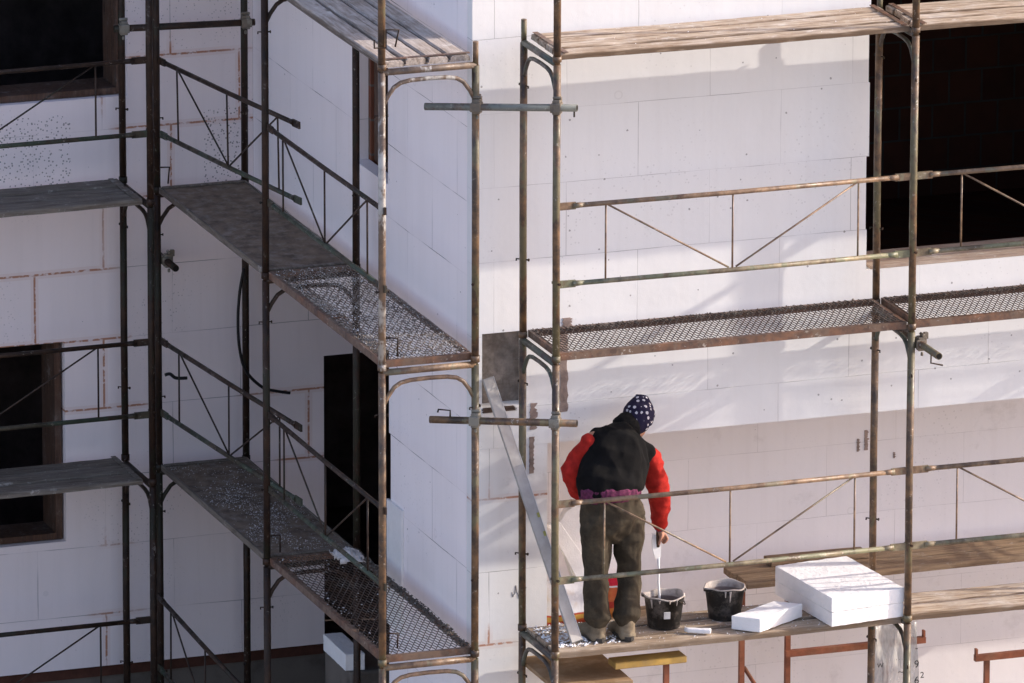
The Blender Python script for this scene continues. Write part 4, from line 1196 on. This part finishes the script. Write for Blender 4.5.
# ------------------------------------------------------------------ buckets
def bucket(label, loc, rz, tagged):
    t = thing('bucket', label, 'bucket', loc=loc, rz=rz, group='black rubber buckets on the worker deck')
    def ring(r, z, n=36): return [(r*math.cos(2*math.pi*k/n), r*math.sin(2*math.pi*k/n), z) for k in range(n)]
    def shell(profile, nm, m, lip=None):
        n = 36; mb = MB()
        vs_ = []
        for i, (r, z) in enumerate(profile):
            for k in range(n):
                a = 2*math.pi*k/n
                zz = z; rr = r
                if lip and i in lip: zz += 0.006*math.sin(2*a+1)+0.004*math.sin(5*a)
                # pouring lip
                if lip and i in lip:
                    d = math.cos(a-2.6)
                    if d > 0.93: rr += 0.02*(d-0.93)/0.07
                vs_.append((rr*math.cos(a), rr*math.sin(a), zz))
        fs = []
        for i in range(len(profile)-1):
            for k in range(n):
                fs.append((i*n+k, i*n+(k+1) % n, (i+1)*n+(k+1) % n, (i+1)*n+k))
        mb.add(vs_, fs, 0, True)
        return mb, n
    H = 0.215
    mb, n = shell([(0.102, 0.0), (0.106, 0.004), (0.130, H-0.02), (0.133, H-0.018), (0.134, H)], 'b', None, lip=(3, 4))
    mb.f.append(tuple(range(n))[::-1]); mb.mi.append(0); mb.sm.append(False)
    mb.build('bucket_wall', M['rubber'], t, local=True)
    mb, n = shell([(0.1345, H-0.002), (0.1365, H+0.004), (0.130, H+0.007), (0.124, H+0.002), (0.120, H-0.04)], 'rim', None, lip=(0, 1, 2, 3))
    mb.build('bucket_rim', M['limed'], t, local=True)
    mb, n = shell([(0.1215, H-0.03), (0.112, 0.075)], 'inner', None)
    mb.f = [f[::-1] for f in mb.f]
    o0 = len(mb.v)
    mb.v.append((0, 0, 0.07)); 
    for k in range(n): mb.f.append((n+k, n+(k+1) % n, o0)); mb.mi.append(0); mb.sm.append(True)
    mb.build('adhesive_paste', M['paste'], t, local=True)
    # bail handle lying along the rim
    mb = MB()
    mb.tube([(0.139*math.cos(a), 0.139*math.sin(a), H-0.012-0.05*math.sin((a+1.2)/1.9*math.pi)) for a in [(-1.2+1.9*i/12) for i in range(13)]], 0.004, 6)
    mb.build('handle', M['fpost_d'], t, local=True)
    # dried runs down the outside
    mb = MB()
    r_ = random.Random(int(loc[0]*100))
    for k in range(7):
        mb = MB()
        a = r_.uniform(-2.8, 0.3); l = r_.uniform(0.015, 0.10)*r_.uniform(0.3, 1); w = r_.uniform(0.003, 0.010)
        pts = [((0.134-0.03*(s_*l/H))*math.cos(a), (0.134-0.03*(s_*l/H))*math.sin(a), H-0.002-s_*l) for s_ in (0, 0.3, 0.6, 0.85, 1.0)]
        mb.tube(pts, [w, w*0.7, w*0.5, w*0.45, w*0.2], 6)
        mb.build('dried_run', M['limed'], t, local=True)
    if tagged:
        mb = MB()
        a = R(-101)
        c_ = V((0.1225*math.cos(a), 0.1225*math.sin(a), 0.085)); u = V((-math.sin(a), math.cos(a), 0)); nrm = V((math.cos(a), math.sin(a), 0)); vv = V((nrm.x*0.118, nrm.y*0.118, 1)).normalized()
        q = [c_-u*0.021, c_+u*0.021, c_+u*0.021+vv*0.048, c_-u*0.021+vv*0.048]
        mb.add([x+nrm*0.002 for x in q]+[x-nrm*0.006 for x in q], [(0, 1, 2, 3), (0, 4, 5, 1), (1, 5, 6, 2), (2, 6, 7, 3), (3, 7, 4, 0)])
        mb.build('label', M['label_w'], t, local=True)
    return t
bucket('black rubber bucket with a small white label under the trowel', BK1, 0.0, True)
BK2 = at(724.5, 611, -0.40); BK2.z = 0.026
bucket('black rubber bucket with limed rim, right of the bucket with the label', BK2, 0.7, False)

# ------------------------------------------------------------------ foam slabs on the deck
def slab(name, label, poly, z0, z1, mat, group=None, cat='foam slab', bv=0.004):
    """prism from a base polygon (world x,y)"""
    cx = sum(p[0] for p in poly)/len(poly); cy = sum(p[1] for p in poly)/len(poly)
    n = len(poly); mb = MB()
    area = sum(poly[i][0]*poly[(i+1) % n][1]-poly[(i+1) % n][0]*poly[i][1] for i in range(n))
    if area < 0: poly = poly[::-1]
    mb.add([(x-cx, y-cy, 0) for x, y in poly]+[(x-cx, y-cy, z1-z0) for x, y in poly], [tuple(range(n))[::-1], tuple(range(n, 2*n))]+[(k, (k+1) % n, n+(k+1) % n, n+k) for k in range(n)])
    o = mb.build(name, mat); o.location = (cx, cy, z0)
    if bv: bevel(o, bv, 2)
    if name.startswith('foam'):
        bm = bmesh.new(); bm.from_mesh(o.data)
        bmesh.ops.triangulate(bm, faces=[f for f in bm.faces if len(f.verts) > 4])
        for _ in range(5):
            es = [e for e in bm.edges if e.calc_length() > 0.03]
            if not es: break
            bmesh.ops.subdivide_edges(bm, edges=es, cuts=1, use_grid_fill=True)
        for v_ in bm.verts:
            q = Vector(v_.co)*1.0+Vector((cx, cy, z0))
            a_ = 0.0022*noise.noise(q*16)+0.0016*noise.noise(q*55)
            v_.co += v_.normal*a_
        bm.to_mesh(o.data); bm.free()
    return tag(o, label, cat, group)
zt = 0.028
big = [(2.215, -0.850), (2.752, -0.785), (2.665, 0.03), (2.128, -0.035)]
slab('foam_slab', 'lower of the two large white foam slabs stacked on the planks', big, zt, zt+0.098, M['eps_block'], 'foam slabs on the worker deck')
big2 = [(2.212, -0.852), (2.754, -0.788), (2.660, 0.025), (2.126, -0.038)]
slab('foam_slab', 'upper of the two large white foam slabs, striped by rail shadows', big2, zt+0.0995, zt+0.20, M['eps_block'], 'foam slabs on the worker deck')
sm = [(1.575, -0.675), (1.725, -0.810), (2.115, -0.575), (1.960, -0.455)]
slab('foam_slab', 'small white foam offcut between the bucket and the large slabs', sm, zt, zt+0.092, M['eps_block'], 'foam slabs on the worker deck')
ch = [(1.262, -0.62), (1.270, -0.665), (1.405, -0.745), (1.425, -0.70)]
slab('foam_chip', 'thin white foam chip lying on the planks beside the small offcut', ch, zt, zt+0.03, M['eps_block'], None, 'foam chip', 0.008)

# ------------------------------------------------------------------ straightedge
t = thing('straightedge', 'long aluminium straightedge leaning against the corner left of the worker', 'straightedge', loc=(0.49, -0.64, 0.05))
p0 = at(577, 640, -0.645); p0.z = 0.029
p1 = at(487.5, 378, -0.03)
ax = (p1-p0).normalized(); sd = V((1, 0.15, 0)); sd = (sd-ax*sd.dot(ax)).normalized(); nr = ax.cross(sd)
Mx = Matrix((sd, nr, ax)).transposed().to_4x4(); Mx.translation = p0
Ls = (p1-p0).length
mb = MB(); mb.box((-0.040, -0.011, 0.012), (0.040, 0.011, Ls), M=Mx); o = mb.build('profile', M['alu'], t); bevel(o, 0.003, 1)
mb = MB(); mb.box((0.0405, -0.0112, 0.013), (0.0425, 0.0112, Ls-0.001), M=Mx); mb.build('pale_edge', M['eps_crumb'], t)  # pale strip along the right edge of the profile
for f in (0.40, 0.47):
    mb = MB(); mb.box((0.018, -0.0135, Ls*f), (0.036, -0.0112, Ls*f+0.032), M=Mx); mb.build('level_vial', M['vial'], t)
mb = MB(); mb.box((-0.043, -0.0135, 0.003), (0.043, 0.0135, 0.0118), M=Mx); mb.build('end_cap', M['rubber'], t)

# ------------------------------------------------------------------ sacks and boards behind the worker
def sack(label, c_, sx, sy, sz, mat, rz=0.0, rx=0.0, seed=0):
    mb = MB(); nx, nz = 14, 10
    def f(u, v, s_):
        x = u*sx/2; z = v*sz/2
        e = (1-abs(u)**4)*(1-abs(v)**4)
        y = s_*sy/2*(e**0.5)+0.012*noise.noise(V((u*2+seed, v*2, s_)))
        x *= 1-0.06*(1-e); z *= 1-0.05*(1-e)
        return (x, y, z)
    vs_ = []; fs = []
    for s_ in (-1, 1):
        o0 = len(vs_)
        for i in range(nx+1):
            for j in range(nz+1): vs_.append(f(i/nx*2-1, j/nz*2-1, s_))
        for i in range(nx):
            for j in range(nz):
                a = o0+i*(nz+1)+j; q = (a, a+nz+1, a+nz+2, a+1)
                fs.append(q if s_ < 0 else q[::-1])
    mb.add(vs_, fs, 0, True)
    o = mb.build('sack', mat)
    o.matrix_basis = T(c_) @ Rot(rz) @ Matrix.Rotation(R(rx), 4, 'X')
    return tag(o, label, 'sack', 'printed sacks behind the worker')
c_ = at(581, 596, 0.22)
sack('white sack with red and yellow printed foot left of the worker', at(577, 600, 0.30), 0.50, 0.20, 0.32, M['sack_a'], 6, -14, 1)
sack('red and orange printed sack showing between the legs of the worker', at(616, 596, 0.27), 0.20, 0.13, 0.30, M['sack_b'], -5, -10, 5)
# leaning foam sheet and a dark piece behind the worker
def leaning(name, label, pix, y0, thick, mat, cat, dy=0.0):
    pts = [at(px, py, y0+dy*(i in (2, 3))) for i, (px, py) in enumerate(pix)]
    n_ = (pts[1]-pts[0]).cross(pts[2]-pts[0]).normalized()
    if n_.y > 0: n_ = -n_
    n = len(pts); mb = MB()
    c0 = sum(pts, V((0, 0, 0)))/n
    mb.add([p-c0 for p in pts]+[p-n_*thick-c0 for p in pts], [tuple(range(n)), tuple(range(n, 2*n))[::-1]]+[(k, n+k, n+(k+1) % n, (k+1) % n) for k in range(n)])
    o = mb.build(name, mat); o.location = c0
    bm = bmesh.new(); bm.from_mesh(o.data); bmesh.ops.recalc_face_normals(bm, faces=bm.faces[:]); bm.to_mesh(o.data); bm.free()
    bevel(o, 0.004, 1)
    return tag(o, label, cat)
leaning('foam_sheet', 'white foam sheet leaning behind the legs of the worker', [(556, 528), (566, 512), (600, 488), (632, 492), (630, 588), (598, 606), (580, 600)], 0.42, 0.06, M['eps_block'], 'foam sheet')
leaning('foam_sheet', 'long narrow foam strip leaning behind the straightedge', [(548, 525), (560, 522), (607, 590), (606, 606), (592, 606)], 0.34, 0.05, M['eps_block'], 'foam strip')
leaning('wooden_board', 'brown board end sticking out beside the leg of the worker', [(575, 599), (584, 590), (592, 586), (606, 586), (606, 603), (592, 600)], 0.26, 0.03, M['ply'], 'board')
# a pallet board carrying the sacks
q = [(0.55, 0.12), (1.45, 0.12), (1.45, 0.60), (0.55, 0.60)]
slab('pallet_board', 'dark board carrying the sacks behind the worker', q, -0.21, -0.165, M['plank_b'], None, 'board')

# ------------------------------------------------------------------ planks between the deck and the recess
def loose_plank(label, x0, x1, y0, y1, z0, z1, mat, rz=0.0, group='loose brown planks behind the worker deck', nm='wooden_plank'):
    cx, cy = (x0+x1)/2, (y0+y1)/2; L_, w_ = x1-x0, y1-y0
    ns = max(6, int(L_*8)); mb = MB(); sd_ = rnd.random()*50
    vs_ = []
    for i in range(ns+1):
        x = -L_/2+L_*i/ns
        j = lambda k, a=0.004: a*noise.noise(V((x*5+sd_, k*3.3, sd_)))
        vs_ += [(x, -w_/2+j(1), 0+j(2, 0.003)), (x, w_/2+j(3), 0+j(4, 0.003)), (x, w_/2+j(3), z1-z0+j(5, 0.003)), (x, -w_/2+j(1), z1-z0+j(6, 0.003))]
    fs = []
    for i in range(ns):
        for e in range(4):
            a = i*4+e; b = i*4+(e+1) % 4; fs.append((a, b, b+4, a+4)[::-1])
    fs.append((0, 1, 2, 3)); fs.append(tuple(ns*4+e for e in range(4))[::-1])
    mb.add(vs_, fs); o = mb.build(nm, mat)
    bm = bmesh.new(); bm.from_mesh(o.data); bmesh.ops.recalc_face_normals(bm, faces=bm.faces[:]); bm.to_mesh(o.data); bm.free()
    bevel(o, 0.004, 1)
    o.matrix_basis = T((cx, cy, z0)) @ Rot(rz)
    return tag(o, label, 'plank', group)
loose_plank('long brown plank nearest the deck, behind the foam slabs', 2.02, 5.4, 0.20, 0.40, 0.005, 0.05, M['plank_b'], 0.0)
loose_plank('long brown plank nearest the wall, behind the foam slabs', 2.0, 5.4, 0.415, 0.60, 0.005, 0.052, M['plank_b'], 0.0)
loose_plank('short brown plank lying on top of the long planks with its end by the rail', 2.30, 3.0, 0.47, 0.63, 0.0545, 0.092, M['plank_b'], -1.0)

# ------------------------------------------------------------------ trestles
def trestle(label, x0, x1, y, ztop, zbot, posts, stub, brace=True, low=None):
    t = thing('steel_trestle', label, 'trestle', loc=(x0, y, zbot), group='red steel trestles')
    for x, zt_ in posts:
        mb = MB(); mb.box((x-0.017, y-0.017, zbot+0.002), (x+0.017, y+0.017, zt_)); mb.build('leg', M['red'], t)
        mb = MB(); mb.box((x-0.05, y-0.05, zbot-0.004), (x+0.05, y+0.05, zbot+0.0015)); mb.build('foot_plate', M['red'], t)
    mb = MB(); mb.box((x0, y-0.060, ztop-0.042), (x1, y-0.020, ztop)); mb.build('top_bar', M['red'], t)
    for x in stub:
        mb = MB(); mb.box((x-0.007, y-0.057, ztop+0.0005), (x+0.007, y-0.024, ztop+0.045)); mb.build('end_lug', M['red'], t)
    if brace:
        (xa_, _), (xb_, _) = posts[0], posts[1]
        mb = MB(); mb.tube([(xa_+0.02, y, ztop-0.10), (xb_+0.25, y, zbot+0.5)], 0.014, 8); mb.build('brace', M['red'], t)
    return t
trestle('red steel trestle under the foam slabs behind the deck', 2.36, 3.37, 0.40, -0.505, -2.02, [(2.06, 0.0), (2.39, 0.0), (3.1, -0.56)], (3.36,))
mb = MB()
trestle('red steel trestle at the right below the pale planks', 3.735, 4.75, 0.40, -0.675, -2.02, [(3.84, -0.72), (4.6, -0.72)], (3.745, 4.74), False)
trestle('red steel trestle carrying the yellow board under the worker', 0.55, 1.25, -0.66, -0.50, -2.02, [(1.125, -0.152), (0.62, -0.55)], (), False)
loose_plank('yellow board under the front edge of the worker deck', 0.74, 1.24, -0.74, -0.60, -0.15, -0.105, M['yellow'], 0, None, 'yellow_board')
q = [(0.31, -0.70), (0.85, -0.78), (0.86, -0.05), (0.31, -0.05)]
slab('plywood_sheet', 'tan plywood sheet just below the worker deck at the corner', q, -0.248, -0.22, M['ply'], None, 'plywood', 0.004)

# ------------------------------------------------------------------ hanging plastic
mb = MB()
nx, nz = 16, 22
pc = at(889, 622, 0.02)
for i in range(nx+1):
    for j in range(nz+1):
        u = i/nx; v = j/nz
        x = pc.x-0.10+0.30*u+0.04*(v)*(u-0.2); z = pc.z-0.02-0.85*v
        y = 0.02+0.012*math.sin(u*9+v*3)+0.03*noise.noise(V((u*5, v*4, 2)))
        mb.v.append((x-pc.x, y-0.02, z-pc.z))
for i in range(nx):
    for j in range(nz):
        a = i*(nz+1)+j; mb.f.append((a, a+1, a+nz+2, a+nz+1)); mb.mi.append(0); mb.sm.append(True)
pl = mb.build('plastic_sheet', M['plastic']); pl.location = (pc.x, 0.02, pc.z)
sol = pl.modifiers.new('s', 'SOLIDIFY'); sol.thickness = 0.0008
tag(pl, 'crumpled clear plastic sheet with black print hanging below the foam slabs', 'plastic sheet')
def text_mesh(s_, size, name, mat, parent, loc, rot):
    cu_ = bpy.data.curves.new('t', 'FONT'); cu_.body = s_; cu_.size = size; cu_.extrude = 0.0008
    to = bpy.data.objects.new('t', cu_); COL.objects.link(to)
    dg = bpy.context.evaluated_depsgraph_get(); dg.update()
    me = bpy.data.meshes.new_from_object(to.evaluated_get(dg)); bpy.data.objects.remove(to)
    me.materials.clear(); me.materials.append(mat)
    o = bpy.data.objects.new(name, me); COL.objects.link(o); o.parent = parent
    o.location = loc; o.rotation_euler = rot
    return o
for s_, px, py, sz in (('9', 914, 668, 0.075), ('6', 914, 684, 0.075), ('2', 920, 678, 0.06), ('-', 915, 651, 0.07), ('. . .', 896, 660, 0.04), ('~', 898, 675, 0.07), ('W', 877, 668, 0.045)):
    p = at(px, py, -0.02)
    text_mesh(s_, sz, 'print', M['ink'], pl, (p.x-pc.x, -0.04, p.z-pc.z), (R(90), 0, 0))

# ------------------------------------------------------------------ hoses, rags and loose bits on the shaded side
mb = MB()
hp = [at(px, py, YA+2*BS-0.06) for px, py in ((244, 268), (240, 290), (238, 318), (239.5, 348), (246, 371), (262, 387), (276, 391), (290, 393))]
def smooth_pts(P_, k=6):
    out = []
    for i in range(len(P_)-1):
        a = P_[max(i-1, 0)]; b = P_[i]; c2 = P_[i+1]; d = P_[min(i+2, len(P_)-1)]
        for s_ in range(k):
            t_ = s_/k
            out.append(0.5*((2*b)+(c2-a)*t_+(2*a-5*b+4*c2-d)*t_*t_+(3*b-a-3*c2+d)*t_**3))
    out.append(P_[-1]); return out
mb.tube(smooth_pts(hp), 0.011, 8)
tag(mb.build('black_hose', M['hose']), 'black hose hanging in a bow in the inner corner', 'hose')
mb = MB()
hp = [at(px, py, YA+2*BS-0.30) for px, py in ((165, 375), (170, 374), (176, 378), (187, 378))]
mb.tube(smooth_pts(hp), 0.012, 8)
tag(mb.build('black_hose', M['hose']), 'short black hose end behind the lower guard rail of the inner corner', 'hose')
# crumpled rag
mb = MB(); nx, ny = 16, 12
p = V((-0.42, 1.02, 0.045))
for i in range(nx+1):
    for j in range(ny+1):
        u = i/nx-0.5; v = j/ny-0.5
        h = 0.035*(1-(2*u)**2)*(1-(2*v)**2)+0.022*noise.noise(V((u*9, v*9, 3)))
        mb.v.append((u*0.17+0.03*noise.noise(V((u*6, v*6, 8))), v*0.26+0.03*noise.noise(V((u*6, v*6, 18))), h*1.5))
for i in range(nx):
    for j in range(ny):
        a = i*(ny+1)+j; mb.f.append((a, a+ny+1, a+ny+2, a+1)); mb.mi.append(0); mb.sm.append(True)
rg = mb.build('rag', M['eps_dull']); rg.location = at(348, 556, 1.05)
rg.modifiers.new('s', 'SOLIDIFY').thickness = 0.004
tag(rg, 'crumpled pale rag on the mesh deck of the shaded side', 'rag')
# foam block and concrete block on the ground below the side scaffold
slab('concrete_block', 'rough concrete block on the ground below the side scaffold', [(-0.035, 2.40), (0.42, 2.40), (0.42, 2.98), (-0.035, 2.98)], -2.03, -1.02, M['conc_d'], None, 'concrete block', 0.02)
slab('foam_block', 'white foam block lying on the concrete block below the side scaffold', [(-0.06, 2.45), (0.075, 2.43), (0.085, 2.95), (-0.05, 2.96)], -1.018, -0.90, M['eps_block'], None, 'foam block')
slab('foam_offcut', 'small grey-blue foam offcut seen through the mesh of the shaded side', [(-0.02, 1.75), (0.13, 1.72), (0.14, 1.79), (-0.02, 1.83)], -1.018, -0.985, M['eps_crumb'], None, 'foam offcut') if False else None

# remove pristine copies never placed
for pr in (proto_lit, proto_dark, proto_white, proto_sa):
    if pr.name not in used:
        for ch in list(pr.children):
            for g_ in list(ch.children): bpy.data.objects.remove(g_)
            bpy.data.objects.remove(ch)
        bpy.data.objects.remove(pr)

scene.cycles.max_bounces = 8
scene.cycles.diffuse_bounces = 4
scene.cycles.transparent_max_bounces = 12
